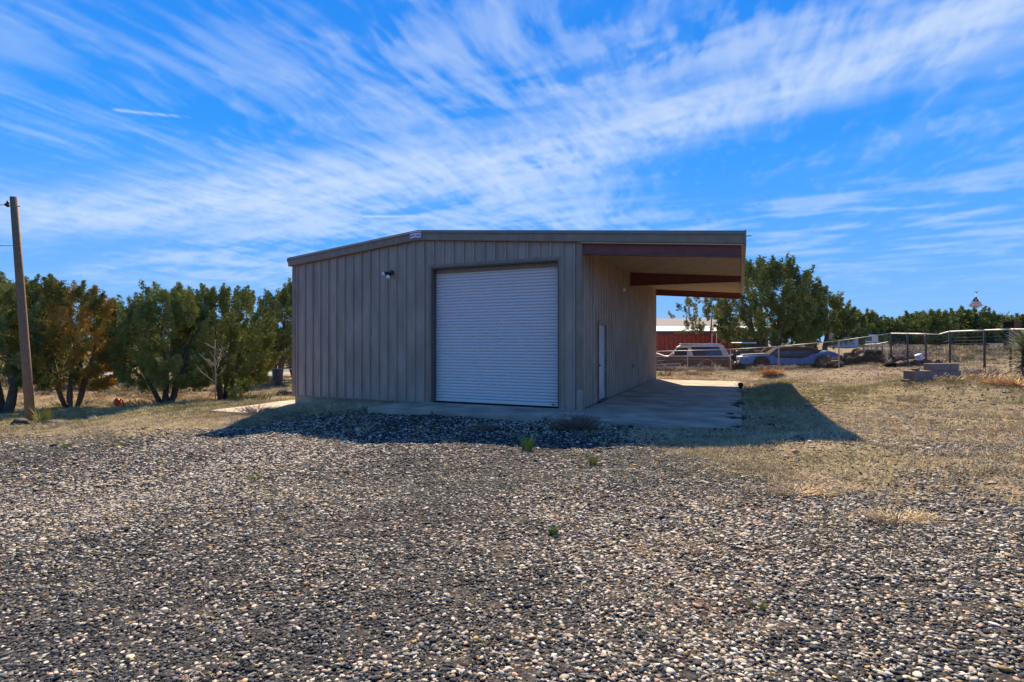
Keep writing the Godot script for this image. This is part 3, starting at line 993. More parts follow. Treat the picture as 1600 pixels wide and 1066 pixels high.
func build_gravel() -> void:
	var r := RandomNumberGenerator.new()
	r.seed = 77
	var sets := [[[], PackedColorArray()], [[], PackedColorArray()], [[], PackedColorArray()], [[], PackedColorArray()]]
	# bands of depth: from, to, stones per square metre
	for band in [[1.6, 4.5, 5600.0, 0.52], [4.5, 7.0, 3700.0, 0.60], [7.0, 10.0, 1900.0, 0.80], [10.0, 15.0, 760.0, 1.05], [15.0, 28.0, 90.0, 1.1]]:
		var half: float = 1.02 * band[1] + 4.0
		var n := int((band[1] - band[0]) * 2.0 * half * band[2])
		for i in n:
			var d := r.randf_range(band[0], band[1])
			var x := r.randf_range(-half, half)
			if absf(x) > 1.02 * d + 0.5 and r.randf() > 0.22: continue
			var st := stoniness(x, d)
			if band[0] >= 15.0:
				if x < 3.0: continue
				st = clampf(0.5 + patch.get_noise_2d(x * 3.0, d * 3.0) * 1.4, 0.1, 1.0)
			elif d > 12.5 and x < -5.0: continue
			if r.randf() > (pow(st, 0.8) + 0.10) * thin_stones(x, d): continue
			if on_concrete(x, d): continue
			var pale := clampf(0.25 + 0.40 * patch.get_noise_2d(x * 1.1 + 60.0, d * 1.1), 0.08, 0.5)
			if band[0] >= 15.0: pale = 0.75
			var k := r.randf()
			var c: Color
			var size := 0.0085 + 0.021 * pow(r.randf(), 2.0)
			if k > pale:
				var v := r.randf_range(0.017, 0.062)
				c = Color(v * 0.94, v, v * 1.10)
				if r.randf() < 0.30:
					v = r.randf_range(0.09, 0.22)
					c = Color(v, v * 0.93, v * 0.86)
			else:
				var kk := r.randf()
				var v := r.randf_range(0.28, 0.62)
				if kk < 0.62: c = Color(v, v * 0.88, v * 0.68)
				elif kk < 0.82: c = Color(v, v * 0.92, v * 0.82)
				elif kk < 0.93: c = Color(v * 0.9, v * 0.58, v * 0.42)
				else: c = Color(v * 0.8, v * 0.55, v * 0.24)
				size *= 1.12
			if r.randf() < 0.03: size *= 1.6
			size *= band[3]
			var sunk := size * r.randf_range(-0.05, 0.45)
			var bs := Basis(Vector3.UP, r.randf() * TAU) * Basis(Vector3(r.randf_range(-1, 1), 0, r.randf_range(-1, 1)).normalized(), r.randf_range(-0.5, 0.5))
			var which := r.randi() % 4
			sets[which][0].append(Transform3D(bs.scaled(Vector3(1, r.randf_range(0.7, 1.15), r.randf_range(0.75, 1.1)) * size), at(x, d, sunk)))
			sets[which][1].append(c)
	var g := thing("gravel", "loose dark and cream pebbles covering the yard before the shed", "")
	g.remove_meta("category")
	g.set_meta("kind", "stuff")
	for i in 4:
		scatter("pebbles", g, pebble(40 + i * 3), M.pebble, sets[i][0], sets[i][1])

func tuft_mesh(seed_: int, n: int, h: float, spread: float, wide: float, lean := 0.5) -> ArrayMesh:
	var r := RandomNumberGenerator.new()
	r.seed = seed_
	var st := mb()
	for i in n:
		var a := r.randf() * TAU
		var b := Vector3(cos(a), 0, sin(a)) * spread * sqrt(r.randf())
		var hh := h * r.randf_range(0.5, 1.1)
		var out := Vector3(cos(a + r.randf_range(-0.8, 0.8)), 0, sin(a + r.randf_range(-0.8, 0.8))) * hh * lean * r.randf_range(0.3, 1.3)
		var side := Vector3(-sin(a + 1.0), 0, cos(a + 1.0)) * wide
		var m := b + out * 0.35 + Vector3(0, hh * 0.6, 0)
		var t := b + out + Vector3(0, hh, 0)
		tri(st, b - side, b + side, m + side * 0.7)
		tri(st, b - side, m + side * 0.7, m - side * 0.7)
		tri(st, m - side * 0.7, m + side * 0.7, t)
	st.generate_normals()
	return st.commit()

func build_grass() -> void:
	var r := RandomNumberGenerator.new()
	r.seed = 99
	var a := [[], PackedColorArray()]
	var b := [[], PackedColorArray()]
	for band in [[2.2, 6.0, 110.0], [6.0, 11.0, 170.0], [11.0, 18.0, 110.0], [18.0, 30.0, 34.0], [30.0, 46.0, 7.0]]:
		var half: float = 1.03 * band[1] + 7.0
		var n := int((band[1] - band[0]) * 2.0 * half * band[2])
		for i in n:
			var d := r.randf_range(band[0], band[1])
			var x := r.randf_range(-half, half)
			if absf(x) > 1.03 * d + 0.5 and r.randf() > 0.4: continue
			var st := stoniness(x, d)
			var n1 := patch.get_noise_2d(x * 2.3 + 40.0, d * 2.3)
			if r.randf() > (1.0 - st) * clampf(0.6 + n1 * 1.8, 0.34, 1.0) + 0.012 + (0.06 * clampf(n1 * 3.0, 0.0, 1.0) + 0.03 if x > 0.5 else 0.07 * clampf(n1 * 4.0 - 0.4, 0.0, 1.0) + 0.012): continue
			if on_concrete(x, d): continue
			var gs := to_shed(x, d)
			if gs.x > -9.2 and gs.x < 0.1 and gs.y > 0: continue
			var n2 := patch.get_noise_2d(x * 0.7 - 90.0, d * 0.7)
			var g := clampf(n2 * 1.5 + r.randf_range(-0.35, 0.3), 0.0, 0.5)
			var v := r.randf_range(0.75, 1.2)
			var straw := Color(0.50, 0.40, 0.21).lerp(Color(0.44, 0.34, 0.22), r.randf())
			if x > 6.0 and d > 12.0 and r.randf() < 0.35: straw = Color(0.5, 0.33, 0.15)
			var c := straw.lerp(Color(0.20, 0.235, 0.05), g)
			var size := r.randf_range(0.55, 1.15) * (1.0 if d < 14 else 1.35)
			if d > 12 and n1 > 0.18 and r.randf() < 0.35: size *= 1.6
			var bs := Basis(Vector3.UP, r.randf() * TAU).scaled(Vector3(size * 1.3, size * r.randf_range(0.6, 1.1), size * 1.3))
			var t := a if r.randf() < 0.5 else b
			t[0].append(Transform3D(bs, at(x, d, -0.005)))
			t[1].append(Color(c.r * v, c.g * v, c.b * v))
	var g := thing("grass", "short dry straw grass and faint green growth across the yard", "")
	g.remove_meta("category")
	g.set_meta("kind", "stuff")
	scatter("grass_blades", g, tuft_mesh(4, 26, 0.055, 0.10, 0.0022, 1.3), M.straw, a[0], a[1])
	scatter("grass_blades_001", g, tuft_mesh(9, 18, 0.085, 0.08, 0.0024, 0.9), M.straw, b[0], b[1])

func build_scrub() -> void:
	var r := RandomNumberGenerator.new()
	r.seed = 55
	var xf := []
	var cl := PackedColorArray()
	for i in 2600:
		var d := r.randf_range(17.0, 75.0)
		var x := r.randf_range(-1.05, 1.05) * d
		var n := patch.get_noise_2d(x * 0.5 + 200.0, d * 0.5)
		if r.randf() > clampf(0.35 + n * 2.0, 0.05, 1.0): continue
		var g := to_shed(x, d)
		if g.x > -11.0 and g.x < 4.5 and g.y < 14.0: continue
		if x > 4.0 and x < 15.0 and d < 24.0: continue
		if d > 40.0 and d < 49.0 and x < 0.0: continue
		var k := r.randf_range(0.5, 1.5) * (0.75 if d < 26.0 else 1.3)
		var c := Color(0.20, 0.20, 0.11).lerp(Color(0.40, 0.30, 0.18), r.randf())
		var v := r.randf_range(0.7, 1.2)
		xf.append(Transform3D(Basis(Vector3.UP, r.randf() * TAU).scaled(Vector3(k * 1.5, k, k * 1.5)), at(x, d, -0.02)))
		cl.append(Color(c.r * v, c.g * v, c.b * v))
	var o := scatter("scrub", self, tuft_mesh(31, 90, 0.26, 0.2, 0.008, 0.9), M.straw, xf, cl)
	o.set_meta("label", "low grey green scrub and dry weeds over the far fields")

func build_weeds() -> void:
	var green := tuft_mesh(12, 150, 0.24, 0.075, 0.0035, 0.45)
	var small := tuft_mesh(13, 90, 0.12, 0.09, 0.003, 0.8)
	var spots := [
		[0.242, 8.45, 1.0, green, M.weed, "bright green grass clump in gravel just clear of the shed's shadow"],
		[1.08, 7.1, 0.62, green, M.weed_dull, "yellow-green grass clump in the gravel right of centre"],
		[0.36, 4.63, 0.42, green, M.weed, "small green weed with pale dead stems in the centre gravel"],
		[-8.5, 10.1, 0.8, small, M.weed_dull, "low green tuft in the gravel at far left"],
		[-7.6, 10.35, 0.8, small, M.weed_dull, "low green tuft just right of the far left tuft"],
		[4.52, 8.95, 1.1, small, M.weed_dull, "small dark green tuft beside bare gravel on the right"],
		[-3.4, 7.0, 0.9, small, M.weed_dull, "flat green weed patch in the left middle gravel"],
		[1.53, 3.32, 0.55, small, M.weed_dull, "sparse yellow green sprig in the right front gravel"],
		[-12.9, 14.6, 2.0, green, M.weed_dull, "tall yellow-green grass beside the foot of the utility pole"]]
	for s in spots:
		var o := inst("grass_clump", s[3], s[4])
		o.position = at(s[0], s[1])
		o.scale = Vector3.ONE * s[2]
		tag(o, s[5], "weed", "green clumps in the gravel")
	# dry brush heaps
	var brush := func(label: String, x: float, d: float, size: Vector3, n: int, m: Material, cat: String) -> void:
		var r := RandomNumberGenerator.new()
		r.seed = int(x * 100) + int(d * 10)
		var st := mb()
		for i in n:
			var a := r.randf() * TAU
			var p := Vector3(cos(a) * size.x, 0, sin(a) * size.z) * r.randf() * 0.6
			var dv := Vector3(cos(a + r.randf_range(-1, 1)), r.randf_range(0.3, 1.3), sin(a + r.randf_range(-1, 1))).normalized()
			var q := p + Vector3(dv.x * size.x, dv.y * size.y, dv.z * size.z) * r.randf_range(0.5, 0.95)
			var w := 0.004 + 0.0005 * maxf(0.0, d - 4.0)
			tube(st, [p, (p + q) * 0.5 + Vector3(r.randf_range(-1, 1), r.randf_range(-0.2, 0.8), r.randf_range(-1, 1)) * 0.06 * size.y, q], [w, w * 0.8, w * 0.35], 3, false)
			for k in 3:
				var b := p.lerp(q, r.randf_range(0.4, 0.95))
				var e := b + Vector3(r.randf_range(-1, 1), r.randf_range(0, 1), r.randf_range(-1, 1)) * 0.22 * size.y
				tube(st, [b, e], [w * 0.6, w * 0.25], 3, false)
		var o := obj("dry_brush", st, m)
		o.position = at(x, d)
		tag(o, label, cat)
	brush.call("dry brown tumbleweed heap at the apron edge before the shed corner", 1.18, 10.2, Vector3(0.55, 0.42, 0.35), 150, M.twig, "shrub")
	brush.call("low dry weed on the apron edge below the corner boot", 1.42, 10.95, Vector3(0.22, 0.3, 0.2), 50, M.twig, "weed")
	brush.call("faint dry weeds in the shade left of the tumbleweed", -0.6, 10.3, Vector3(0.4, 0.2, 0.3), 60, M.twig, "weed")
	brush.call("pale leafless weeds at the front edge of the concrete walk", -6.9, 14.3, Vector3(0.5, 0.32, 0.4), 70, M.twig_pale, "weed")
	brush.call("thin dry stalk near the shade's front right edge", 4.1, 8.7, Vector3(0.15, 0.4, 0.15), 8, M.twig_pale, "weed")
	brush.call("thin dry stalks at the front edge of the lean-to shade", 3.15, 8.9, Vector3(0.14, 0.36, 0.14), 7, M.twig_pale, "weed")
	brush.call("flattened pale dead grass clump in the right gravel", 3.35, 4.6, Vector3(0.35, 0.12, 0.22), 110, M.straw_plain, "weed")
	brush.call("straw dead grass clump behind the flattened one in the right gravel", 3.0, 5.55, Vector3(0.40, 0.13, 0.22), 110, M.straw_plain, "weed")
	brush.call("orange dry bunchgrass beyond the slab's far right corner", 11.4, 23.3, Vector3(0.5, 0.45, 0.4), 160, M.rusty_grass, "weed")
	brush.call("dry grey brush in front of the brown wagon's rear wheel", 10.35, 28.0, Vector3(0.8, 0.6, 0.4), 160, M.twig_pale, "shrub")
	brush.call("dry grey brush in front of the brown wagon's door", 8.6, 28.3, Vector3(0.9, 0.5, 0.4), 150, M.twig_pale, "shrub")
	brush.call("dry weeds along the fence below the blue car", 12.2, 24.5, Vector3(1.1, 0.35, 0.4), 150, M.twig_pale, "weed")
	brush.call("thorny dry brush inside the fence right of the log pile", 17.3, 24.0, Vector3(1.3, 1.35, 0.9), 420, M.twig_purple, "shrub")
	brush.call("dark dead brush heaped on the wood pile by the blue car's tail", 15.6, 24.9, Vector3(1.2, 0.9, 0.6), 220, M.twig_dark, "brush pile")
	brush.call("dry weeds at the foot of the concrete block stack", 11.6, 14.1, Vector3(0.35, 0.3, 0.3), 60, M.straw_plain, "weed")
	brush.call("straw bunchgrass right of the concrete blocks", 13.2, 14.6, Vector3(0.7, 0.3, 0.5), 200, M.straw_plain, "weed")
	brush.call("grey green sage behind the concrete blocks by the fence", 14.6, 16.4, Vector3(0.6, 0.4, 0.5), 160, M.twig_pale, "shrub")
	brush.call("straw bunchgrass at the right edge of the yard", 12.6, 13.2, Vector3(0.9, 0.28, 0.5), 220, M.rusty_grass, "weed")

func twig_tree(label: String, x: float, d: float, h: float, rad: float, m: Material, seed_: int, called := "bare_tree") -> void:
	var r := RandomNumberGenerator.new()
	r.seed = seed_
	var o := thing(called, label, "tree", at(x, d))
	var st := mb(true)
	tube(st, [Vector3(0, -0.1, 0), Vector3(0.02, h * 0.4, 0), Vector3(-0.01, h * 0.75, 0.02), Vector3(0.0, h, 0)], [rad, rad * 0.8, rad * 0.5, rad * 0.15], 7)
	obj("trunk", st, m, o)
	var br := mb(true)
	for i in 16:
		var t := r.randf_range(0.28, 0.9)
		var a := r.randf() * TAU
		var p := Vector3(0, h * t, 0)
		var ln := h * r.randf_range(0.22, 0.42) * (1.1 - 0.6 * t)
		var dv := Vector3(cos(a), r.randf_range(0.4, 1.0), sin(a)).normalized()
		var q := p + dv * ln + Vector3(0, ln * 0.15, 0)
		tube(br, [p, (p + q) * 0.5 - Vector3(0, 0.03, 0), q], [rad * 0.4, rad * 0.28, rad * 0.08], 5)
		for k in 4:
			var b := p.lerp(q, r.randf_range(0.35, 0.95))
			var e := b + (dv + Vector3(r.randf_range(-0.8, 0.8), r.randf_range(0, 0.8), r.randf_range(-0.8, 0.8))).normalized() * ln * 0.4
			tube(br, [b, e], [rad * 0.18, rad * 0.05], 4)
	obj("branches", br, m, o)

func build_trees() -> void:
	clumps = [leaf_clump(1, 14, 0.15, 0.016, 0.75), leaf_clump(2, 14, 0.16, 0.015, 0.7), leaf_clump(3, 15, 0.14, 0.017, 0.8)]
	var green := [Color(0.225, 0.25, 0.07), Color(0.34, 0.35, 0.105), Color(0.145, 0.165, 0.045)]
	var dusk := [Color(0.205, 0.23, 0.07), Color(0.32, 0.33, 0.11), Color(0.12, 0.14, 0.045)]
	var rust := [Color(0.19, 0.195, 0.048), Color(0.31, 0.28, 0.07), Color(0.10, 0.11, 0.033), Color(0.47, 0.28, 0.055)]
	var near := "junipers left of the shed"
	juniper("juniper_tree", "dark juniper at the left edge, partly behind the utility pole", -17.2, 18.0, 4.6, 1.65, 0.85, {"seed": 11, "per": 84, "size": 0.62, "plume": 0.66, "stems": 2, "thick": 0.15, "splay": 0.35, "low": 0.95, "colors": dusk, "plumes": 190, "group": near})
	juniper("juniper_tree", "rust-tinged juniper with many splayed stems right of the utility pole", -15.75, 19.0, 4.5, 1.55, 0.75, {"seed": 12, "per": 84, "size": 0.62, "plume": 0.66, "stems": 7, "thick": 0.08, "splay": 0.75, "low": 0.95, "colors": rust, "plumes": 205, "group": near, "rust_from": 0.0})
	juniper("juniper_tree", "round green juniper with a forked leaning trunk behind the orange jug", -12.85, 19.8, 4.4, 1.62, 0.72, {"seed": 13, "per": 84, "size": 0.62, "plume": 0.66, "stems": 5, "thick": 0.105, "splay": 0.62, "low": 1.0, "colors": green, "plumes": 235, "group": near})
	juniper("juniper_tree", "round green juniper behind the bare sapling, nearest the shed", -11.7, 21.6, 4.5, 1.85, 0.6, {"seed": 14, "per": 84, "size": 0.62, "plume": 0.66, "stems": 4, "thick": 0.12, "splay": 0.5, "low": 1.0, "colors": green, "plumes": 245, "group": near})
	juniper("juniper_tree", "small juniper between the rust-tinged and the forked ones, farther back", -22.0, 30.0, 4.3, 1.5, 1.0, {"seed": 15, "stems": 3, "thick": 0.16, "colors": dusk, "plumes": 100, "per": 26, "size": 1.35, "group": near})
	juniper("juniper_tree", "dark juniper beside the shed's left wall beyond the fence", -14.6, 33.0, 5.6, 1.5, 1.2, {"seed": 16, "stems": 2, "thick": 0.2, "splay": 0.3, "colors": dusk, "plumes": 110, "per": 26, "size": 1.4, "plume": 1.0, "group": near})
	juniper("juniper_tree", "dark juniper half hidden by the shed's left corner", -15.2, 37.5, 6.6, 1.7, 0.8, {"seed": 17, "stems": 3, "thick": 0.2, "colors": dusk, "plumes": 110, "per": 26, "size": 1.5, "plume": 1.0, "group": near})
	var far_l := [[-30.0, 33.0, 5.6, 2.4], [-26.5, 36.0, 5.4, 2.2], [-22.6, 37.0, 4.6, 1.9], [-20.0, 36.0, 4.4, 1.8], [-35.0, 36.0, 6.2, 2.8], [-28.0, 30.0, 5.4, 1.9]]
	var tails := ["leftmost of the row beyond the wire fence", "second from the left beyond the wire fence", "third from the left beyond the wire fence", "fourth beyond the wire fence, behind the forked juniper", "behind the leftmost trunk at the frame edge", "in the gap behind the utility pole"]
	for i in far_l.size():
		var q: Array = far_l[i]
		juniper("juniper_tree", "shaded juniper " + tails[i], q[0], q[1], q[2], q[3], 1.1, {"seed": 30 + i, "stems": 2 + i % 3, "thick": 0.17, "splay": 0.4, "colors": dusk, "plumes": 90, "per": 24, "size": 1.5, "plume": 0.9, "group": "junipers behind the wire fence on the left"})
	var over := [[-62.0, 66.0, 5.0, 4.2], [-50.0, 64.0, 4.8, 4.0], [-41.0, 66.0, 4.6, 3.6], [-33.0, 64.0, 4.5, 3.6], [-26.0, 66.0, 4.6, 3.4], [-70.0, 70.0, 5.0, 4.4], [-36.5, 78.0, 5.0, 4.0], [-21.0, 62.0, 4.4, 3.0]]
	var gaps := ["first", "second", "third", "fourth", "fifth", "sixth", "seventh", "eighth"]
	for i in over.size():
		var q: Array = over[i]
		juniper("juniper_tree", "distant juniper across the road on the left, %s of that row" % gaps[i], q[0], q[1], q[2], q[3], 0.3, {"seed": 50 + i, "stems": 2, "thick": 0.2, "colors": dusk, "plumes": 60, "per": 22, "size": 2.6, "plume": 1.1, "group": "junipers across the road"})
	# right side
	var ra := "junipers behind the parked vehicles"
	juniper("juniper_tree", "tall dark juniper towering behind the blue car", 17.4, 36.0, 7.0, 3.3, 1.4, {"seed": 71, "stems": 4, "thick": 0.2, "splay": 0.6, "colors": dusk, "plumes": 290, "per": 60, "size": 1.1, "plume": 1.15, "low": 0.95, "group": ra})
	juniper("juniper_tree", "thin see-through juniper right of the lean-to, behind the red container", 16.2, 44.0, 5.9, 2.7, 2.2, {"seed": 72, "stems": 3, "thick": 0.13, "splay": 0.6, "colors": dusk, "plumes": 75, "per": 22, "size": 1.35, "plume": 0.9, "group": ra})
	juniper("juniper_tree", "lower juniper right of the tall one behind the blue car's tail", 21.6, 37.0, 4.7, 2.2, 1.3, {"seed": 73, "stems": 3, "thick": 0.16, "splay": 0.5, "colors": dusk, "plumes": 120, "per": 46, "size": 1.1, "plume": 0.85, "group": ra})
	juniper("juniper_tree", "juniper filling the gap under the tall juniper's right side", 20.2, 39.5, 5.2, 2.4, 0.8, {"seed": 74, "stems": 2, "thick": 0.16, "colors": dusk, "plumes": 110, "per": 46, "size": 1.15, "plume": 0.85, "group": ra})
	var far := []
	for q in [[1322.0, 487.0, 70.0, 22.0], [1352.0, 490.0, 86.0, 27.0], [1398.0, 499.0, 88.0, 27.0], [1428.0, 491.0, 92.0, 24.0], [1458.0, 489.0, 84.0, 28.0], [1492.0, 491.0, 90.0, 29.0], [1514.0, 485.0, 86.0, 40.0], [1550.0, 497.0, 84.0, 23.0], [1592.0, 497.0, 80.0, 24.0], [1374.0, 508.0, 95.0, 20.0]]:
		var fx: float = (q[0] - 800.0) / 830.0 * q[2]
		var k: float = 830.0 / q[2]
		far.append([fx, q[2], (536.0 - q[1]) / k + EYE - ground(fx, q[2]), q[3] / k])
	var who := ["nearest beyond the log pile", "behind the low white camper", "in the dip left of the middle clump", "at the middle clump's left", "behind the corner fence post", "left of the flag", "largest, just below the flag", "right of the flag", "behind the rusty chimney pipe at the right edge", "low in the dip behind the camper"]
	for i in far.size():
		var q: Array = far[i]
		juniper("juniper_tree", "distant rounded juniper " + who[i], q[0], q[1], q[2], q[3], 0.1, {"seed": 90 + i, "stems": 2, "thick": 0.2, "colors": green if i % 2 else dusk, "plumes": 170, "per": 26, "size": 3.0, "plume": 1.35, "low": 1.15, "group": "junipers on the right skyline"})
	twig_tree("leafless grey sapling before the junipers left of the shed", -10.0, 17.9, 2.05, 0.024, M.twig_pale, 5)
	twig_tree("leafless tree on the skyline right of the flag", 76.0, 82.0, 5.4, 0.14, M.twig, 6)
	# young evergreen shrubs
	juniper("green_shrub", "small yellow-green shrub beside the concrete walk", -9.1, 18.0, 0.75, 0.36, 0.03, {"seed": 120, "stems": 3, "thick": 0.02, "colors": [Color(0.16, 0.19, 0.04), Color(0.26, 0.26, 0.06), Color(0.09, 0.10, 0.03)], "plumes": 26, "per": 16, "size": 0.7, "plume": 0.3})
	juniper("green_shrub", "little dark seedling juniper between the walk and the wire fence", -12.9, 25.0, 1.6, 0.35, 0.6, {"seed": 121, "stems": 1, "thick": 0.03, "colors": dusk, "plumes": 22, "per": 16, "size": 0.9, "plume": 0.4})
	# spiky plant at the right edge
	var r := RandomNumberGenerator.new()
	r.seed = 8
	var yu := thing("yucca", "tall shaggy yucca at the right edge beside the fence", "plant", at(14.85, 15.3))
	var tk := mb(true)
	tube(tk, [Vector3(0, -0.1, 0), Vector3(0.02, 0.8, 0), Vector3(0.0, 1.25, 0)], [0.16, 0.15, 0.12], 8)
	obj("trunk", tk, M.bark, yu)
	var lv := mb()
	var dl := mb()
	for i in 700:
		var t := pow(r.randf(), 0.7)
		var a := r.randf() * TAU
		var p := Vector3(cos(a) * 0.1, 0.2 + 1.0 * t, sin(a) * 0.1)
		var up := lerpf(-0.75, 0.95, t) + r.randf_range(-0.25, 0.25)
		var dv := Vector3(cos(a), up, sin(a)).normalized()
		var l := r.randf_range(0.36, 0.6)
		var sd := dv.cross(Vector3.UP).normalized() * 0.014
		var q := p + dv * l * 0.6
		var e := p + dv * l + Vector3(0, -0.05 * l, 0)
		var into := lv if t > 0.42 else dl
		quad(into, p - sd, q - sd, q + sd, p + sd)
		tri(into, q - sd, e, q + sd)
	obj("leaf_blades", lv, M.yucca, yu)
	obj("dead_blades", dl, M.twig_pale, yu)

# ------------------------------------------------------------------ fences, poles
func chain_fence(called: String, label: String, pts: Array, posts: Array, height: float, rail_m: Material, post_m: Material, post_r: float, wires: int, rail_r := 0.019, mesh_m: Material = null) -> void:
	var o := thing(called, label, "fence")
	var path := []
	for p in pts: path.append(Vector3(p.x, ground(p.x, p.y) + (p.z if p.z > 0 else height), -p.y))
	for i in path.size() - 1:
		var st := mb(true)
		tube(st, [path[i], path[i + 1]], [rail_r, rail_r], 7)
		obj("top_rail", st, rail_m, o)
	var along := func(u: float) -> Vector3:
		var i := clampi(int(u), 0, path.size() - 2)
		return path[i].lerp(path[i + 1], u - i)
	for u in posts:
		var p: Vector3 = along.call(u)
		var st := mb(true)
		var g := ground(p.x, -p.z)
		tube(st, [Vector3(p.x, g - 0.2, p.z), Vector3(p.x, p.y - 0.01, p.z), Vector3(p.x, p.y + 0.04, p.z)], [post_r, post_r, post_r * 0.5], 8)
		obj("post", st, post_m, o)
	# woven mesh of thin wire
	var ms := mb()
	for i in path.size() - 1:
		var a: Vector3 = path[i]
		var b: Vector3 = path[i + 1]
		var ln := Vector2(b.x - a.x, b.z - a.z).length()
		var ga := ground(a.x, -a.z) + 0.04
		var gb := ground(b.x, -b.z) + 0.04
		if wires > 0:
			for k in wires:
				var t := float(k) / wires
				tube(ms, [Vector3(a.x, lerpf(ga, a.y, t), a.z), Vector3(b.x, lerpf(gb, b.y, t), b.z)], [0.005, 0.005], 3, false)
			var nn := int(ln / 0.16)
			for k in nn:
				var t := float(k) / nn
				var p := a.lerp(b, t)
				tube(ms, [Vector3(p.x, lerpf(ga, gb, t), p.z), p], [0.003, 0.003], 3, false)
		else:
			var cell := 0.10
			var hh := (a.y - ga + b.y - gb) * 0.5
			var nn := int((ln + hh) / cell)
			for k in nn:
				for sgn in [-1, 1]:
					var u0: float = -hh + k * cell if sgn > 0 else k * cell
					var u1: float = u0 + hh * sgn
					var lo := 0.0
					var hi := 1.0
					if minf(u0, u1) < 0.0:
						if sgn > 0: lo = (0.0 - u0) / (u1 - u0)
						else: hi = (0.0 - u0) / (u1 - u0)
					if maxf(u0, u1) > ln:
						if sgn > 0: hi = (ln - u0) / (u1 - u0)
						else: lo = (ln - u0) / (u1 - u0)
					if hi <= lo: continue
					var f := func(q: float) -> Vector3:
						var uu := lerpf(u0, u1, q) / ln
						var p := a.lerp(b, uu)
						return Vector3(p.x, lerpf(lerpf(ga, gb, uu), p.y, q), p.z)
					tube(ms, [f.call(lo), f.call(hi)], [0.0016, 0.0016], 3, false)
	var o2 := obj("wire_mesh", ms, mesh_m if mesh_m else M.galv, o)
	o2.set_meta("kind", "stuff")

func build_fences() -> void:
	chain_fence("chain_link_fence", "grey chain-link fence sagging across the back before the parked vehicles", [Vector3(6.3, 29.6, 0.95), Vector3(7.7, 28.5, 1.06), Vector3(10.7, 26.0, 1.09), Vector3(12.4, 24.7, 1.07), Vector3(14.25, 23.15, 1.2), Vector3(15.7, 22.0, 1.34)], [0, 1.45, 2, 3, 4], 1.2, M.galv, M.galv, 0.026, 0, 0.018, M.galv_dark)
	chain_fence("wire_fence", "wire fence with dark posts and pale rail running forward on the right", [Vector3(15.7, 22.0, 1.34), Vector3(15.55, 19.3, 1.36), Vector3(15.5, 18.8, 1.44), Vector3(15.3, 17.2, 1.42), Vector3(15.3, 16.3, 1.44), Vector3(15.2, 12.5, 1.5)], [0, 0.37, 0.74, 2, 3, 4, 5], 1.4, M.galv_pale, M.post_dark, 0.034, 13, 0.026, M.galv_dark)
	chain_fence("chain_link_fence", "low chain-link fence with a rusty rail behind the log pile", [Vector3(20.2, 30.5, 1.15), Vector3(17.6, 25.6, 1.12), Vector3(15.8, 22.3, 1.0)], [0, 0.6, 1.0, 1.5], 1.1, M.galv_pale, M.post_dark, 0.026, 0, 0.018, M.galv_dark)
	chain_fence("wire_fence", "thin wire fence among the junipers left of the shed", [Vector3(-32.0, 31.0, 0.95), Vector3(-24.0, 32.0, 0.95), Vector3(-17.5, 32.5, 1.0), Vector3(-11.0, 30.0, 1.05), Vector3(-8.5, 28.5, 1.1)], [0, 0.33, 0.66, 1, 1.25, 1.6, 2, 2.3, 2.6, 3, 4], 1.0, M.galv, M.post_dark, 0.03, 6, 0.016, M.galv_dark)

func build_pole() -> void:
	# leans a little to the left
	var base := at(-13.3, 14.7, -0.15)
	var o := thing("utility_pole", "weathered brown wooden utility pole leaning left at the left edge", "utility pole", base)
	var st := mb(true)
	var top := Vector3(-0.46, 6.38, 0.05)
	tube(st, [Vector3.ZERO, top * 0.33, top * 0.66, top], [0.112, 0.104, 0.094, 0.084], 14)
	obj("pole", st, M.pole, o)
	var ins := mb(true)
	var ip := top * 0.965
	tube(ins, [ip + Vector3(0.16, -0.03, 0.0), ip + Vector3(-0.2, -0.02, 0.02)], [0.012, 0.012], 6)
	lathe(ins, [Vector2(0.0, 0.0), Vector2(0.04, 0.01), Vector2(0.05, 0.05), Vector2(0.035, 0.09), Vector2(0.0, 0.1)], 10, Transform3D(Basis(Vector3(0, 0, 1), PI / 2), ip + Vector3(-0.10, 0.0, 0.06)))
	box(ins, ip + Vector3(-0.13, 0.02, 0.05), Vector3(0.05, 0.16, 0.04))
	obj("insulator", ins, M.black_metal, o)
	var w0 := base + ip + Vector3(-0.2, 0, 0.05)
	var w1 := base + top * 0.79 + Vector3(-0.1, 0, 0.03)
	for k in [[w0, Vector3(-40, 0.6, 6.0), "upper black wire running left from the utility pole"], [w1, Vector3(-40, 0.9, 6.5), "lower black wire running left from the utility pole"]]:
		var ws := mb(true)
		var pts := []
		var rad := []
		for i in 15:
			var t := i / 14.0
			pts.append(k[0] + k[1] * t + Vector3(0, -2.4 * t * (1.0 - t), 0))
			rad.append(0.011)
		tube(ws, pts, rad, 5)
		var wo := obj("power_line", ws, M.black_metal)
		tag(wo, k[2], "cable", "wires on the utility pole")

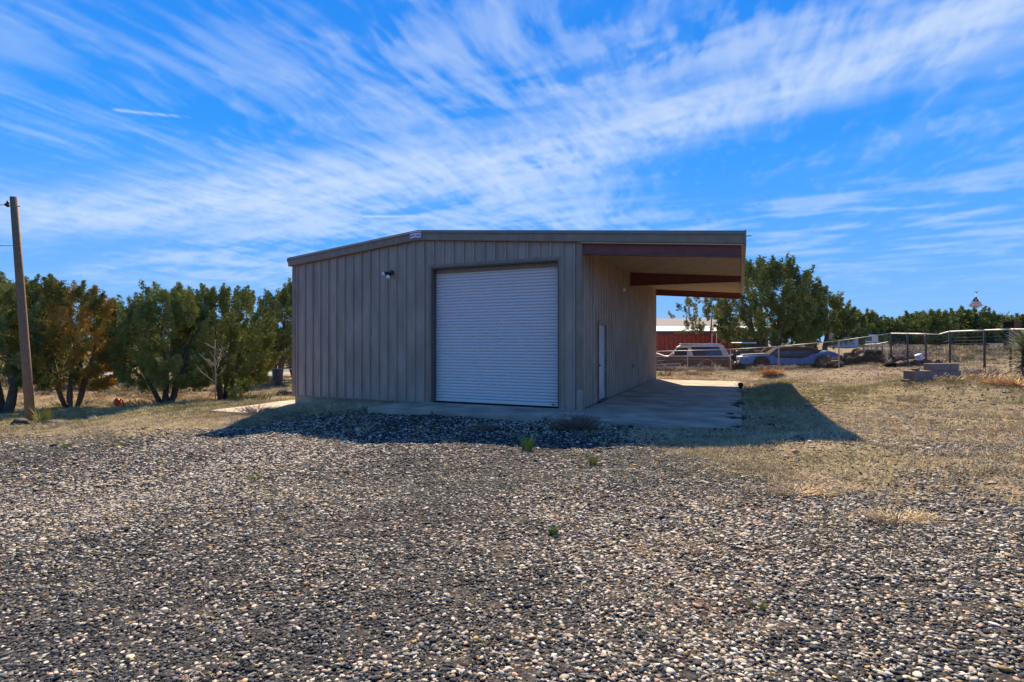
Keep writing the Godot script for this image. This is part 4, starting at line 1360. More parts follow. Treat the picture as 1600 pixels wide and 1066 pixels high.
# ------------------------------------------------------------------ vehicles
func wheel(parent: Node, p: Vector3, radius: float, wide: float, hub: Material) -> void:
	var t := mb(true)
	var xf := Transform3D(Basis(Vector3(1, 0, 0), PI / 2), p)
	lathe(t, [Vector2(radius * 0.62, -wide / 2), Vector2(radius * 0.9, -wide / 2), Vector2(radius, -wide * 0.35), Vector2(radius, wide * 0.35), Vector2(radius * 0.9, wide / 2), Vector2(radius * 0.62, wide / 2), Vector2(radius * 0.60, wide * 0.3)], 22, xf)
	var ty := obj("wheel", t, M.rubber, parent)
	var h := mb(true)
	lathe(h, [Vector2(radius * 0.62, wide * 0.34), Vector2(radius * 0.5, wide * 0.22), Vector2(radius * 0.2, wide * 0.28), Vector2(0.0, wide * 0.36)], 18, xf)
	lathe(h, [Vector2(radius * 0.62, -wide * 0.34), Vector2(radius * 0.5, -wide * 0.22), Vector2(0.0, -wide * 0.2)], 18, xf)
	obj("rim", h, hub, ty)

func arch(cx: float, cy: float, r: float, from: float, to: float, n: int) -> Array:
	var a := []
	for i in n + 1:
		var t := lerpf(from, to, float(i) / n)
		a.append(Vector2(cx + r * cos(t), cy + r * sin(t)))
	return a

func poly(list: Array) -> PackedVector2Array:
	return PackedVector2Array(list)

func build_wagon() -> void:
	# x runs to the rear (right in the photo), 0 at the tail
	var base := Vector3(337.0 / 830.0 * 30.0, 0.0, -30.0)
	base.y = -0.32
	var o := thing("suv", "brown and cream two-door SUV with its hood raised behind the fence", "car", base, -0.28)
	var w := 0.92
	var body := [Vector2(-4.62, 0.62), Vector2(-4.66, 1.0), Vector2(-4.55, 1.10), Vector2(-3.35, 1.13), Vector2(-0.06, 1.14), Vector2(0.0, 1.08), Vector2(0.0, 0.62), Vector2(-0.05, 0.56), Vector2(-0.5, 0.555)]
	body.append_array(arch(-1.16, 0.5, 0.49, 0.12, PI - 0.12, 12))
	body.append_array([Vector2(-1.8, 0.545), Vector2(-3.15, 0.545)])
	body.append_array(arch(-3.8, 0.5, 0.49, 0.12, PI - 0.12, 12))
	body.append_array([Vector2(-4.45, 0.555)])
	var st := mb()
	plate(st, poly(body), -w, w, 0.035)
	obj("body", st, M.brown_paint, o)
	for seg in [[-0.68, -0.02], [-3.28, -1.64], [-4.6, -4.3]]:
		var rk := mb()
		block(rk, Vector3((seg[0] + seg[1]) * 0.5, 0.50, 0), Vector3(seg[1] - seg[0], 0.16, 2 * w + 0.01), 0.015)
		obj("rocker_panel", rk, M.cream_paint, o)
	var cab := [Vector2(-3.28, 1.13), Vector2(-2.72, 1.72), Vector2(-2.55, 1.79), Vector2(-1.6, 1.85), Vector2(-0.42, 1.855), Vector2(-0.30, 1.80), Vector2(-0.02, 1.28), Vector2(-0.02, 1.13)]
	var cs := mb()
	plate(cs, poly(cab), -w + 0.02, w - 0.02, 0.05, 0.12)
	obj("cabin", cs, M.cream_paint, o)
	var rf := mb()
	block(rf, Vector3(-1.5, 1.865, 0), Vector3(2.15, 0.035, 1.5), 0.012)
	obj("roof", rf, M.white_paint, o)
	# side glass on both sides, and the windscreen and rear pane
	for side in [1, -1]:
		for g in [[[Vector2(-1.98, 1.68), Vector2(-0.55, 1.70), Vector2(-0.36, 1.25), Vector2(-1.88, 1.22)], M.blue_glass, 0.0], [[Vector2(-2.72, 1.62), Vector2(-2.18, 1.65), Vector2(-2.18, 1.24), Vector2(-2.98, 1.23)], M.dark_glass, 0.0]]:
			var gs := mb()
			var cen := Vector2.ZERO
			for p in g[0]: cen += p / g[0].size()
			var half := func(y: float) -> float: return (w - 0.02) * (1.0 - 0.12 * (y - 1.13) / 0.725)
			var q := []
			for p in g[0]:
				q.append(Vector3(p.x, p.y, side * (half.call(p.y) + 0.006)))
			var q2 := []
			for p in g[0]: q2.append(Vector3(p.x, p.y, side * (half.call(p.y) - 0.03)))
			for i in 4:
				var j := (i + 1) % 4
				quad(gs, q[i], q[j], q2[j], q2[i])
			quad(gs, q[0], q[1], q[2], q[3])
			obj("side_window", gs, g[1], o)
			var fs := mb()
			for i in 4:
				var j := (i + 1) % 4
				tube(fs, [q[i], q[j]], [0.014, 0.014], 5)
			obj("window_trim", fs, M.black_metal, o)
		var dl := mb()
		tube(dl, [Vector3(-2.12, 0.58, side * (w + 0.001)), Vector3(-2.12, 1.13, side * (w + 0.001))], [0.007, 0.007], 4)
		obj("door_seam", dl, M.black_metal, o)
		dl = mb()
		tube(dl, [Vector3(-3.30, 0.58, side * (w + 0.001)), Vector3(-3.30, 1.11, side * (w + 0.001))], [0.007, 0.007], 4)
		obj("door_seam", dl, M.black_metal, o)
		var hnd := mb()
		block(hnd, Vector3(-2.3, 0.98, side * (w + 0.012)), Vector3(0.16, 0.03, 0.03), 0.006)
		obj("door_handle", hnd, M.chrome, o)
		var tr := mb()
		box(tr, Vector3(-1.5, 1.02, side * (w + 0.004)), Vector3(2.9, 0.012, 0.01))
		obj("trim_stripe", tr, M.cream_paint, o)
		tr = mb()
		box(tr, Vector3(-4.1, 1.02, side * (w + 0.004)), Vector3(0.9, 0.012, 0.01))
		obj("trim_stripe", tr, M.cream_paint, o)
		var bd := mb()
		box(bd, Vector3(-3.62, 0.93, side * (w + 0.006)), Vector3(0.38, 0.045, 0.012))
		obj("badge", bd, M.chrome, o)
		var ar := mb(true)
		var pts := []
		var rad := []
		for p in arch(-1.16, 0.5, 0.50, 0.05, PI - 0.05, 12):
			pts.append(Vector3(p.x, p.y, side * (w + 0.0))); rad.append(0.016)
		tube(ar, pts, rad, 6)
		obj("wheel_arch_trim", ar, M.cream_paint, o)
		var tl := mb()
		block(tl, Vector3(-0.06, 0.86, side * (w - 0.06)), Vector3(0.14, 0.34, 0.15), 0.015)
		obj("tail_light", tl, M.red_glass, o)
		var mr := mb()
		block(mr, Vector3(-2.92, 1.28, side * (w + 0.1)), Vector3(0.07, 0.17, 0.17), 0.02)
		obj("mirror", mr, M.chrome, o)
	var ws := mb()
	quad(ws, Vector3(-3.21, 1.22, 0.78), Vector3(-2.77, 1.69, 0.70), Vector3(-2.77, 1.69, -0.70), Vector3(-3.21, 1.22, -0.78))
	quad(ws, Vector3(-3.21, 1.22, 0.78), Vector3(-3.21, 1.22, -0.78), Vector3(-3.17, 1.20, -0.78), Vector3(-3.17, 1.20, 0.78))
	obj("windscreen", ws, M.dark_glass, o)
	var hd := mb()
	block(hd, Vector3(-4.0, 1.36, 0), Vector3(1.22, 0.05, 1.55), 0.015, Basis(Vector3(0, 0, 1), -0.33))
	obj("hood", hd, M.white_paint, o)
	var bl := mb()
	block(bl, Vector3(-3.3, 1.155, 0), Vector3(0.22, 0.05, 1.6), 0.015)
	obj("cowl", bl, M.white_paint, o)
	var bp := mb()
	block(bp, Vector3(0.07, 0.58, 0), Vector3(0.12, 0.16, 1.8), 0.03)
	obj("rear_bumper", bp, M.chrome, o)
	var fb := mb()
	block(fb, Vector3(-4.74, 0.62, 0), Vector3(0.12, 0.16, 1.8), 0.03)
	obj("front_bumper", fb, M.chrome, o)
	var pipe := mb(true)
	tube(pipe, [Vector3(-4.6, 0.66, 0.99), Vector3(-2.55, 0.77, 0.99)], [0.03, 0.03], 6)
	obj("loose_trim_strip", pipe, M.white_paint, o)
	for p in [Vector3(-1.16, 0.38, 0.76), Vector3(-1.16, 0.38, -0.76), Vector3(-3.8, 0.38, 0.76), Vector3(-3.8, 0.38, -0.76)]:
		wheel(o, p, 0.38, 0.24, M.dark_rust)
	var rr := mb()
	box(rr, Vector3(-0.9, 1.90, 0.2), Vector3(0.2, 0.05, 0.3))
	obj("roof_vent", rr, M.chrome, o)
	for k in [[0.0, "left one of two thin white rods standing behind the brown wagon"], [0.28, "right one of two thin white rods standing behind the brown wagon"]]:
		var rd := mb(true)
		var p := at(12.05 + k[0], 32.0)
		tube(rd, [Vector3(0, -0.2, 0), Vector3(0, 2.18 - p.y, 0)], [0.012, 0.010], 6)
		var ro := obj("white_rod", rd, M.white_paint)
		ro.position = p
		tag(ro, k[1], "rod", "white rods behind the wagon")

func build_blue_car() -> void:
	var d := 27.0
	var base := Vector3((1228.5 - 800.0) / 830.0 * d, 0.36, -d)
	var o := thing("car", "faded blue junked muscle car with rusty doors and no bumper", "car", base, -0.30)
	o.scale = Vector3.ONE * 0.93
	var L := 4.92
	var k := 30.74
	var P := func(px: float, py: float) -> Vector2: return Vector2((px - 1228.5) / k, (576.4 - py) / k)
	var body := [P.call(1153.5, 560.5), P.call(1158, 558.8), P.call(1170, 556.3), P.call(1196, 554.6), P.call(1215, 554.6), P.call(1250, 554.6), P.call(1268, 552.5), P.call(1275, 549.0), P.call(1283, 547.6), P.call(1292, 549.5), P.call(1302, 554.5), P.call(1304, 559.0), P.call(1301, 566.0), P.call(1294, 568.5)]
	body.append_array(arch(P.call(1277, 568).x, P.call(1277, 568).y, 0.40, 0.05, PI + 0.05, 12))
	body.append_array([P.call(1263, 570.5), P.call(1201, 571.5)])
	body.append_array(arch(P.call(1187, 569.5).x, P.call(1187, 569.5).y, 0.40, -0.05, PI - 0.05, 12))
	body.append_array([P.call(1171, 571.0), P.call(1160, 570.5), P.call(1155, 565)])
	var w := 0.93
	var st := mb()
	plate(st, poly(body), -w, w, 0.06)
	obj("body", st, M.blue_paint, o)
	var roof := [P.call(1197, 554.6), P.call(1204, 549.5), P.call(1211, 543.6), P.call(1222, 541.6), P.call(1240, 540.8), P.call(1256, 541.6), P.call(1266, 543.6), P.call(1281, 549.0), P.call(1270, 554.6)]
	var rs := mb()
	plate(rs, poly(roof), -w + 0.1, w - 0.1, 0.05, 0.18)
	obj("roof", rs, M.rust_paint, o)
	var hs := mb()
	block(hs, Vector3(P.call(1178, 555).x, P.call(1178, 555.3).y + 0.035, 0), Vector3(1.25, 0.04, 1.35), 0.012, Basis(Vector3(0, 0, 1), 0.06))
	obj("hood", hs, M.dark_paint, o)
	var nose := mb()
	block(nose, Vector3(P.call(1160, 558).x, P.call(1160, 558.3).y + 0.012, 0), Vector3(0.45, 0.03, 1.7), 0.01, Basis(Vector3(0, 0, 1), 0.14))
	obj("header_panel", nose, M.white_paint, o)
	for side in [1, -1]:
		for g in [[[P.call(1204.5, 553.6), P.call(1212.5, 545.2), P.call(1231, 543.2), P.call(1232, 553.6)], M.dark_glass], [[P.call(1234.5, 553.6), P.call(1234, 543.2), P.call(1250, 543.6), P.call(1260, 550.6)], M.dark_glass]]:
			var gs := mb()
			var half := func(y: float) -> float: return (w - 0.1) * (1.0 - 0.18 * (y - P.call(0, 554.6).y) / 0.41)
			var q := []
			var q2 := []
			for p in g[0]:
				q.append(Vector3(p.x, p.y, side * (half.call(p.y) + 0.006)))
				q2.append(Vector3(p.x, p.y, side * (half.call(p.y) - 0.03)))
			for i in 4:
				var j := (i + 1) % 4
				quad(gs, q[i], q[j], q2[j], q2[i])
			quad(gs, q[0], q[1], q[2], q[3])
			obj("side_window", gs, g[1], o)
		var pn := mb()
		var dp := poly([P.call(1206, 555.2), P.call(1247, 555.2), P.call(1262, 553.5), P.call(1252, 558.4), P.call(1243, 560.4), P.call(1209, 560.0)])
		plate(pn, dp, side * w - 0.008, side * w + 0.006)
		var dm := obj("door_rust", pn, M.rust_paint, o)
		dm.set_meta("label", "rusty dark band under the side windows")
		for xx in [1206.5, 1243.5, 1266.0, 1270.5]:
			var sm := mb()
			var a: Vector2 = P.call(xx, 556.0)
			var b: Vector2 = P.call(xx - 1.0, 570.0 if xx < 1260 else 562.0)
			tube(sm, [Vector3(a.x, a.y, side * w), Vector3(b.x, b.y, side * w)], [0.010, 0.010], 4)
			obj("door_seam", sm, M.black_metal, o)
		var hl := mb(true)
		lathe(hl, [Vector2(0.09, 0.0), Vector2(0.085, 0.03), Vector2(0.0, 0.05)], 14, Transform3D(Basis(Vector3(0, 0, 1), PI / 2), Vector3(P.call(1154.5, 0).x, P.call(0, 564.0).y, side * 0.66)))
		obj("headlight", hl, M.chrome, o)
		var mk := mb()
		box(mk, Vector3(P.call(1163.5, 0).x, P.call(0, 563.5).y, side * (w + 0.003)), Vector3(0.16, 0.035, 0.01))
		obj("side_marker", mk, M.dark_paint, o)
		mk = mb()
		box(mk, Vector3(P.call(1296.5, 0).x, P.call(0, 560.5).y, side * (w + 0.003)), Vector3(0.16, 0.035, 0.01))
		obj("side_marker", mk, M.dark_paint, o)
		for e in [[1187.0, 569.5], [1277.0, 569.0]]:
			wheel(o, Vector3(P.call(e[0], 0).x, 0.30, side * 0.74), 0.32, 0.22, M.dark_rust)
	var junk := mb(true)
	var r := RandomNumberGenerator.new()
	r.seed = 4
	for i in 9:
		var p := Vector3(P.call(1154, 0).x - r.randf_range(0.02, 0.35), r.randf_range(0.08, 0.4), r.randf_range(-0.7, 0.8))
		tube(junk, [p, p + Vector3(r.randf_range(-0.25, 0.25), r.randf_range(-0.1, 0.25), r.randf_range(-0.3, 0.3))], [0.03, 0.02], 6)
	obj("loose_front_parts", junk, M.chrome, o)
	var lit := mb(true)
	for i in 16:
		lit = mb(true)
		var p := Vector3(r.randf_range(-0.5, 0.95), 1.09 + r.randf_range(0.0, 0.05), r.randf_range(-0.6, 0.6))
		tube(lit, [p, p + Vector3(r.randf_range(-0.3, 0.3), r.randf_range(-0.01, 0.06), r.randf_range(-0.3, 0.3))], [0.02, 0.012], 5)
		obj("roof_litter", lit, M.twig_pale, o)

func build_far_things() -> void:
	# red container
	var ct := thing("shipping_container", "red corrugated steel container behind the brown wagon", "container", Vector3(10.9, -0.3, -41.0), 0.03)
	var half := 6.1
	for sgn in [1, -1]:
		var cw := mb()
		var x := -half
		while x < half - 0.01:
			var q := [Vector2(0, 1.22), Vector2(0.10, 1.22), Vector2(0.17, 1.185), Vector2(0.27, 1.185), Vector2(0.34, 1.22)]
			for i in 4:
				var a := Vector3(x + q[i].x, 0.16, sgn * q[i].y)
				var b := Vector3(minf(x + q[i + 1].x, half), 0.16, sgn * q[i + 1].y)
				quad(cw, a, b, b + Vector3(0, 2.32, 0), a + Vector3(0, 2.32, 0))
			x += 0.34
		obj("corrugated_wall", cw, M.red_steel, ct)
	var cf := mb()
	for y in [0.1, 2.54]:
		for z in [-1.22, 1.22]: box(cf, Vector3(0, y, z), Vector3(12.2, 0.13, 0.1))
		for e in [-6.06, 6.06]: box(cf, Vector3(e, y, 0), Vector3(0.12, 0.128, 2.4))
	for e in [-6.05, 6.05]:
		for z in [-1.21, 1.21]: box(cf, Vector3(e, 1.3, z), Vector3(0.16, 2.36, 0.13))
	obj("frame", cf, M.red_steel_dark, ct)
	var cr := mb()
	box(cr, Vector3(0, 2.59, 0), Vector3(12.1, 0.03, 2.44))
	obj("roof", cr, M.pale_rust, ct)
	var ce := mb()
	box(ce, Vector3(6.02, 1.32, 0), Vector3(0.05, 2.3, 2.3))
	box(ce, Vector3(-6.02, 1.32, 0), Vector3(0.05, 2.3, 2.3))
	obj("end_wall", ce, M.red_steel_dark, ct)
	# neighbouring house
	var hs := thing("house", "low neighbouring house with grey shingle roof and white fascia", "house", Vector3(19.0, -0.3, -62.0), 0.02)
	var hw := mb()
	box(hw, Vector3(0, 1.55, -4), Vector3(22, 3.1, 8))
	obj("wall", hw, M.brown_wall, hs)
	var hr := mb()
	var yt := 4.95
	var ye := 3.66
	quad(hr, Vector3(-11.8, ye, 0.8), Vector3(11.8, ye, 0.8), Vector3(11.8, yt, -4), Vector3(-11.8, yt, -4))
	quad(hr, Vector3(11.8, ye, -8.8), Vector3(-11.8, ye, -8.8), Vector3(-11.8, yt, -4), Vector3(11.8, yt, -4))
	quad(hr, Vector3(-11.8, ye - 0.04, 0.8), Vector3(-11.8, yt - 0.06, -4), Vector3(11.8, yt - 0.06, -4), Vector3(11.8, ye - 0.04, 0.8))
	obj("roof", hr, M.shingle, hs)
	for e in [-11, 11]:
		var ga := mb()
		tri(ga, Vector3(e, 3.1, 0), Vector3(e, 4.85, -4), Vector3(e, 3.1, -8))
		tri(ga, Vector3(e, 3.1, 0), Vector3(e, 3.1, -8), Vector3(e, 4.85, -4))
		obj("gable", ga, M.brown_wall, hs)
	var hf := mb()
	box(hf, Vector3(0, 3.52, 1.9), Vector3(23.7, 0.05, 3.0), Basis(Vector3(1, 0, 0), 0.20))
	obj("porch_roof", hf, M.white_paint, hs)
	var so := mb()
	box(so, Vector3(0, 3.08, 3.36), Vector3(23.6, 0.22, 0.05))
	obj("porch_beam", so, M.brown_wall, hs)
	for xx in [-6.0, -1.0, 5.0]:
		var wn := mb()
		box(wn, Vector3(xx, 1.9, 0.03), Vector3(1.7, 1.2, 0.08))
		var wo := obj("window", wn, M.white_paint, hs)
		var pn := mb()
		box(pn, Vector3(xx, 1.9, 0.07), Vector3(1.5, 1.0, 0.02))
		obj("pane", pn, M.dark_glass, wo)
	# camper and shed far right
	var cp := thing("camper", "small white camper trailer far behind the log pile", "camper", Vector3(50.1, ground(50.1, 75.0), -75.0), -0.1)
	var cb := mb()
	plate(cb, poly([Vector2(-0.95, 0.3), Vector2(-1.05, 0.8), Vector2(-0.85, 1.75), Vector2(-0.7, 1.85), Vector2(0.75, 1.85), Vector2(0.95, 1.7), Vector2(1.05, 0.8), Vector2(0.95, 0.3)]), -1.0, 1.0, 0.06)
	obj("body", cb, M.white_paint, cp)
	var cwn := mb()
	box(cwn, Vector3(-0.25, 1.25, 1.0), Vector3(0.75, 0.55, 0.03))
	obj("window", cwn, M.dark_glass, cp)
	var cst := mb()
	box(cst, Vector3(0, 0.7, 1.0), Vector3(2.0, 0.10, 0.02))
	obj("stripe", cst, M.grey_plastic, cp)
	for e in [-0.5, 0.5]: wheel(cp, Vector3(e, 0.3, 0.85), 0.3, 0.2, M.chrome)
	var bx := thing("storage_shed", "pale lilac storage building far behind the blue car's tail", "shed", Vector3(37.2, ground(37.2, 60.0), -60.0), 0.0)
	var bw := mb()
	box(bw, Vector3(0, 0.8, 0), Vector3(2.4, 1.6, 2.2))
	obj("wall", bw, M.lilac_wall, bx)
	var br := mb()
	box(br, Vector3(0, 1.66, 0), Vector3(2.6, 0.1, 2.4))
	obj("roof", br, M.grey_plastic, bx)
	var bd := mb()
	box(bd, Vector3(0.3, 0.75, 1.115), Vector3(0.8, 1.4, 0.03))
	obj("door", bd, M.lilac_wall, bx)
	# white tarp cone between them
	var tp := mb(true)
	lathe(tp, [Vector2(0.5, 0.0), Vector2(0.38, 0.7), Vector2(0.2, 1.4), Vector2(0.0, 1.9)], 9)
	var to := obj("tarp", tp, M.white_paint)
	to.position = at(45.3, 70.0)
	tag(to, "white tarp draped upright left of the camper", "tarp")
	# old tractor behind the blue car's hood
	var tr := thing("tractor", "old red and black tractor behind the blue car's hood", "tractor", Vector3(13.7, -0.05, -30.5), 0.2)
	var tb := mb()
	block(tb, Vector3(0.1, 0.95, 0), Vector3(1.5, 0.5, 0.6), 0.06)
	obj("engine_cover", tb, M.red_paint, tr)
	var tc := mb()
	for p in [[-0.8, -0.4], [-0.8, 0.4], [-0.1, -0.4], [-0.1, 0.4]]: box(tc, Vector3(p[0], 1.25, p[1]), Vector3(0.06, 0.75, 0.06))
	obj("cab_post", tc, M.black_metal, tr)
	var tf := mb()
	block(tf, Vector3(-0.45, 1.66, 0), Vector3(0.95, 0.07, 1.0), 0.02)
	obj("cab_roof", tf, M.galv_pale, tr)
	var tk := mb()
	block(tk, Vector3(-0.45, 0.95, 0), Vector3(0.75, 0.55, 0.85), 0.04)
	obj("seat_box", tk, M.black_metal, tr)
	var td := mb(true)
	var fp := []
	var fr := []
	for p in arch(0.72, 0.98, 0.38, 0.1, PI - 0.1, 10):
		fp.append(Vector3(p.x, p.y, 0.55)); fr.append(0.07)
	tube(td, fp, fr, 7)
	obj("fender", td, M.pale_rust, tr)
	for p in [[-0.6, 0.5, 0.6], [-0.6, 0.5, -0.6]]: wheel(tr, Vector3(p[0], p[1], p[2]), 0.52, 0.3, M.red_paint)
	for p in [[0.72, 0.35, 0.55], [0.72, 0.35, -0.55]]: wheel(tr, Vector3(p[0], p[1], p[2]), 0.36, 0.2, M.red_paint)
	# log and rubble pile
	var r := RandomNumberGenerator.new()
	r.seed = 31
	var lp := []
	for i in 46: lp.append([r.randf_range(14.35, 17.2), r.randf_range(23.6, 24.9)])
	for i in lp.size():
		var q: Array = lp[i]
		var t := absf(q[0] - 15.9) / 1.6
		var lift := maxf(0.0, 0.85 * (1.0 - t) - 0.25 * absf(q[1] - 24.3)) * r.randf_range(0.3, 1.0)
		var st := mb(true)
		var ln := r.randf_range(0.15, 0.36)
		var rad := r.randf_range(0.07, 0.15)
		var bend := Vector3(0, r.randf_range(-0.05, 0.05), r.randf_range(-0.06, 0.06))
		tube(st, [Vector3(-ln, 0, 0), bend, Vector3(ln, 0, 0)], [rad, rad * 1.08, rad * 0.85], 8)
		var lo := obj("log", st, M.burnt if i % 5 else M.bark)
		lo.position = at(q[0], q[1], 0.06 + lift)
		lo.rotation = Vector3(r.randf_range(-0.4, 0.4), r.randf() * TAU, r.randf_range(-0.5, 0.5))
		tag(lo, "blackened log in the wood pile by the blue car's tail", "log", "logs in the wood pile")
	var rocks := [[17.25, 23.7, 0.34, 0.30, M.rock_brown, "round brown boulder at the right end of the wood pile"], [17.0, 23.1, 0.26, 0.17, M.rock_brown, "low brown rock before the round boulder"], [17.85, 23.6, 0.22, 0.2, M.rock_brown, "small brown rock right of the round boulder"], [18.55, 23.9, 0.30, 0.24, M.rock_red, "squarish reddish stump block beside the fence corner"], [19.2, 24.0, 0.2, 0.2, M.rock_red, "dark red chunk right of the reddish stump block"], [16.3, 22.9, 0.22, 0.14, M.burnt, "dark flat stone in front of the wood pile"]]
	for i in rocks.size():
		var q: Array = rocks[i]
		var x0: float = q[0] * 0.925
		var o := inst("boulder", boulder(60 + i, Vector3(q[2], q[3], q[2]), 0.3), q[4])
		o.position = at(x0, q[1] * 0.925, q[3] * 0.5)
		tag(o, q[5], "rock")
	for q in [[-13.13, 14.2, Vector3(0.22, 0.13, 0.18), "black angular rock at the foot of the utility pole"], [-12.35, 14.35, Vector3(0.38, 0.08, 0.16), "long flat dark rock right of the utility pole's foot"], [-12.0, 15.1, Vector3(0.2, 0.09, 0.15), "small dark rock in grass beyond the flat one"], [-9.5, 19.2, Vector3(0.3, 0.12, 0.2), "dark rock under the juniper near the walk"], [-8.6, 20.2, Vector3(0.35, 0.14, 0.2), "flat dark rock beside the walk's far end"]]:
		var o := inst("boulder", boulder(int(q[0] * -7), q[2], 0.45), M.rock_dark)
		o.position = at(q[0], q[1], q[2].y * 0.4)
		tag(o, q[3], "rock")
	# blue-white drum
	var dr := mb(true)
	lathe(dr, [Vector2(0.0, 0.62), Vector2(0.3, 0.62), Vector2(0.34, 0.55), Vector2(0.33, 0.3), Vector2(0.35, 0.05), Vector2(0.3, 0.0)], 16)
	var dro := obj("drum", dr, M.pale_blue, null)
	dro.position = at(16.9, 22.0, 0.25)
	dro.rotation = Vector3(0, 0, 0.35)
	dro.scale = Vector3.ONE * 0.4
	tag(dro, "pale blue plastic drum tipped in the dry brush by the fence", "drum")
	# concrete blocks
	var bh := 0.285
	var bl := 0.375
	var yaw := 0.16
	var bx0 := Vector3(11.1, 0, -14.65)
	var dirx := Vector3(cos(yaw), 0, -sin(yaw))
	var gy := ground(11.2, 14.6) + 0.02
	var names := ["leftmost block of the bottom course, with an orange brick on it", "second block of the bottom course", "third block of the bottom course, under the upper blocks", "rightmost block of the bottom course"]
	for i in 4:
		var st := mb()
		block(st, Vector3(0, bh / 2, 0), Vector3(bl - 0.012, bh, 0.36), 0.012)
		var o := obj("concrete_block", st, M.block_grey)
		o.position = bx0 + dirx * (bl * i) + Vector3(0, gy, 0)
		o.rotation.y = yaw
		tag(o, "grey concrete " + names[i], "block", "stacked concrete blocks")
	var un := ["left", "middle", "right"]
	for i in 3:
		var st := mb()
		block(st, Vector3(0, 0.095, 0), Vector3(0.272, 0.19, 0.3), 0.010)
		var o := obj("concrete_block", st, M.block_grey)
		o.position = bx0 + dirx * (0.58 + 0.278 * i) + Vector3(0, gy + bh + 0.002, 0)
		o.rotation.y = yaw
		tag(o, "smaller grey concrete block, %s of the three in the upper course" % un[i], "block", "stacked concrete blocks")
	var bk := mb()
	block(bk, Vector3(0, 0.03, 0), Vector3(0.2, 0.055, 0.1), 0.006)
	var bko := obj("brick", bk, M.orange_brick)
	bko.position = bx0 + dirx * (-0.02) + Vector3(0, gy + bh + 0.002, 0.06)
	bko.rotation.y = yaw + 0.2
	tag(bko, "orange brick lying on the leftmost concrete block", "brick")
	var bd2 := mb()
	box(bd2, Vector3(0, 0.03, 0), Vector3(0.5, 0.05, 0.12))
	var bdo := obj("wood_scrap", bd2, M.bark)
	bdo.position = bx0 + Vector3(-0.25, gy - 0.01, 0.1)
	bdo.rotation.y = 0.5
	tag(bdo, "dark wood scrap on the ground left of the concrete blocks", "board")
	# orange jug
	var jg := thing("jug", "orange-red plastic jug on the ground under the junipers", "jug", at(-14.6, 19.65), 0.4)
	var jb := mb(true)
	lathe(jb, [Vector2(0.0, 0.0), Vector2(0.10, 0.0), Vector2(0.115, 0.03), Vector2(0.115, 0.2), Vector2(0.09, 0.25), Vector2(0.04, 0.28), Vector2(0.04, 0.31), Vector2(0.0, 0.31)], 14)
	obj("body", jb, M.orange_plastic, jg)
	var jh := mb(true)
	tube(jh, [Vector3(0.08, 0.25, 0), Vector3(0.17, 0.22, 0), Vector3(0.17, 0.1, 0), Vector3(0.1, 0.06, 0)], [0.03, 0.03, 0.03, 0.03], 8)
	obj("handle", jh, M.orange_plastic, jg)
	# flag pole with a bird finial
	var fd := 97.0
	var fx := (1525.5 - 800.0) / 830.0 * fd
	var fpole := thing("flagpole", "flagpole with a dark bird finial above the skyline trees", "flagpole", Vector3(fx, 0.8, -fd))
	var ft := EYE + (536.0 - 459.0) / 830.0 * fd - 0.8
	var ps := mb(true)
	tube(ps, [Vector3(0, -0.5, 0), Vector3(0, ft, 0)], [0.05, 0.035], 8)
	obj("pole", ps, M.galv, fpole)
	var bs := mb(true)
	tube(bs, [Vector3(-0.12, ft + 0.1, 0), Vector3(0.03, ft + 0.18, 0), Vector3(0.18, ft + 0.2, 0)], [0.02, 0.09, 0.02], 7)
	quad(bs, Vector3(0.0, ft + 0.2, 0.02), Vector3(0.2, ft + 0.2, 0.02), Vector3(0.42, ft + 0.48, 0.15), Vector3(0.15, ft + 0.36, 0.1))
	quad(bs, Vector3(0.0, ft + 0.2, -0.02), Vector3(-0.12, ft + 0.35, -0.1), Vector3(-0.16, ft + 0.5, -0.15), Vector3(0.1, ft + 0.25, -0.02))
	obj("bird_finial", bs, M.black_metal, fpole)
	var fl := thing("flag", "flag with blue field and red and white stripes draped on the pole", "flag", Vector3(fx, 0.8 + ft - 0.55, -fd))
	for part in 9:
		var cs := mb(true)
		var y0 := -2.2 * part / 9.0
		var y1 := -2.2 * (part + 1) / 9.0
		for sd in [-1, 1]:
			var rch: float = 1.0 if sd < 0 else 0.8
			var n := 6
			for i in n:
				var a := float(i) / n
				var b := float(i + 1) / n
				var f := func(t: float, y: float) -> Vector3:
					var wd: float = rch * (0.07 - y / 2.2 * 1.45)
					return Vector3(sd * t * wd, y * (1.0 - 0.25 * t) - 0.05, 0.12 * sin(t * 5.0 + y * 2.0))
				quad(cs, f.call(a, y0), f.call(b, y0), f.call(b, y1), f.call(a, y1))
		obj("blue_field" if part < 4 else "stripe", cs, M.flag_blue if part < 4 else (M.flag_red if part % 2 else M.flag_white), fl)
	# rusty chimney pipe at the right edge
	var ch := thing("chimney_pipe", "rusty brown chimney block on the skyline at the right edge", "chimney", Vector3(35.8, 0.9, -38.0))
	var cc := mb()
	block(cc, Vector3(0, 1.1, 0), Vector3(0.62, 2.3, 0.6), 0.04)
	obj("stack", cc, M.rock_red, ch)
	var cd := mb()
	block(cd, Vector3(-0.26, 1.1, 0), Vector3(0.24, 2.36, 0.62), 0.03)
	obj("dark_side", cd, M.burnt, ch)
	# road beyond the trees on the left
	var rs := mb(true)
	var pts := []
	for i in 41:
		var xx := -160.0 + i * 4.0
		pts.append(Vector3(xx, 0, 41.0 + 0.0006 * (xx + 20) * (xx + 20)))
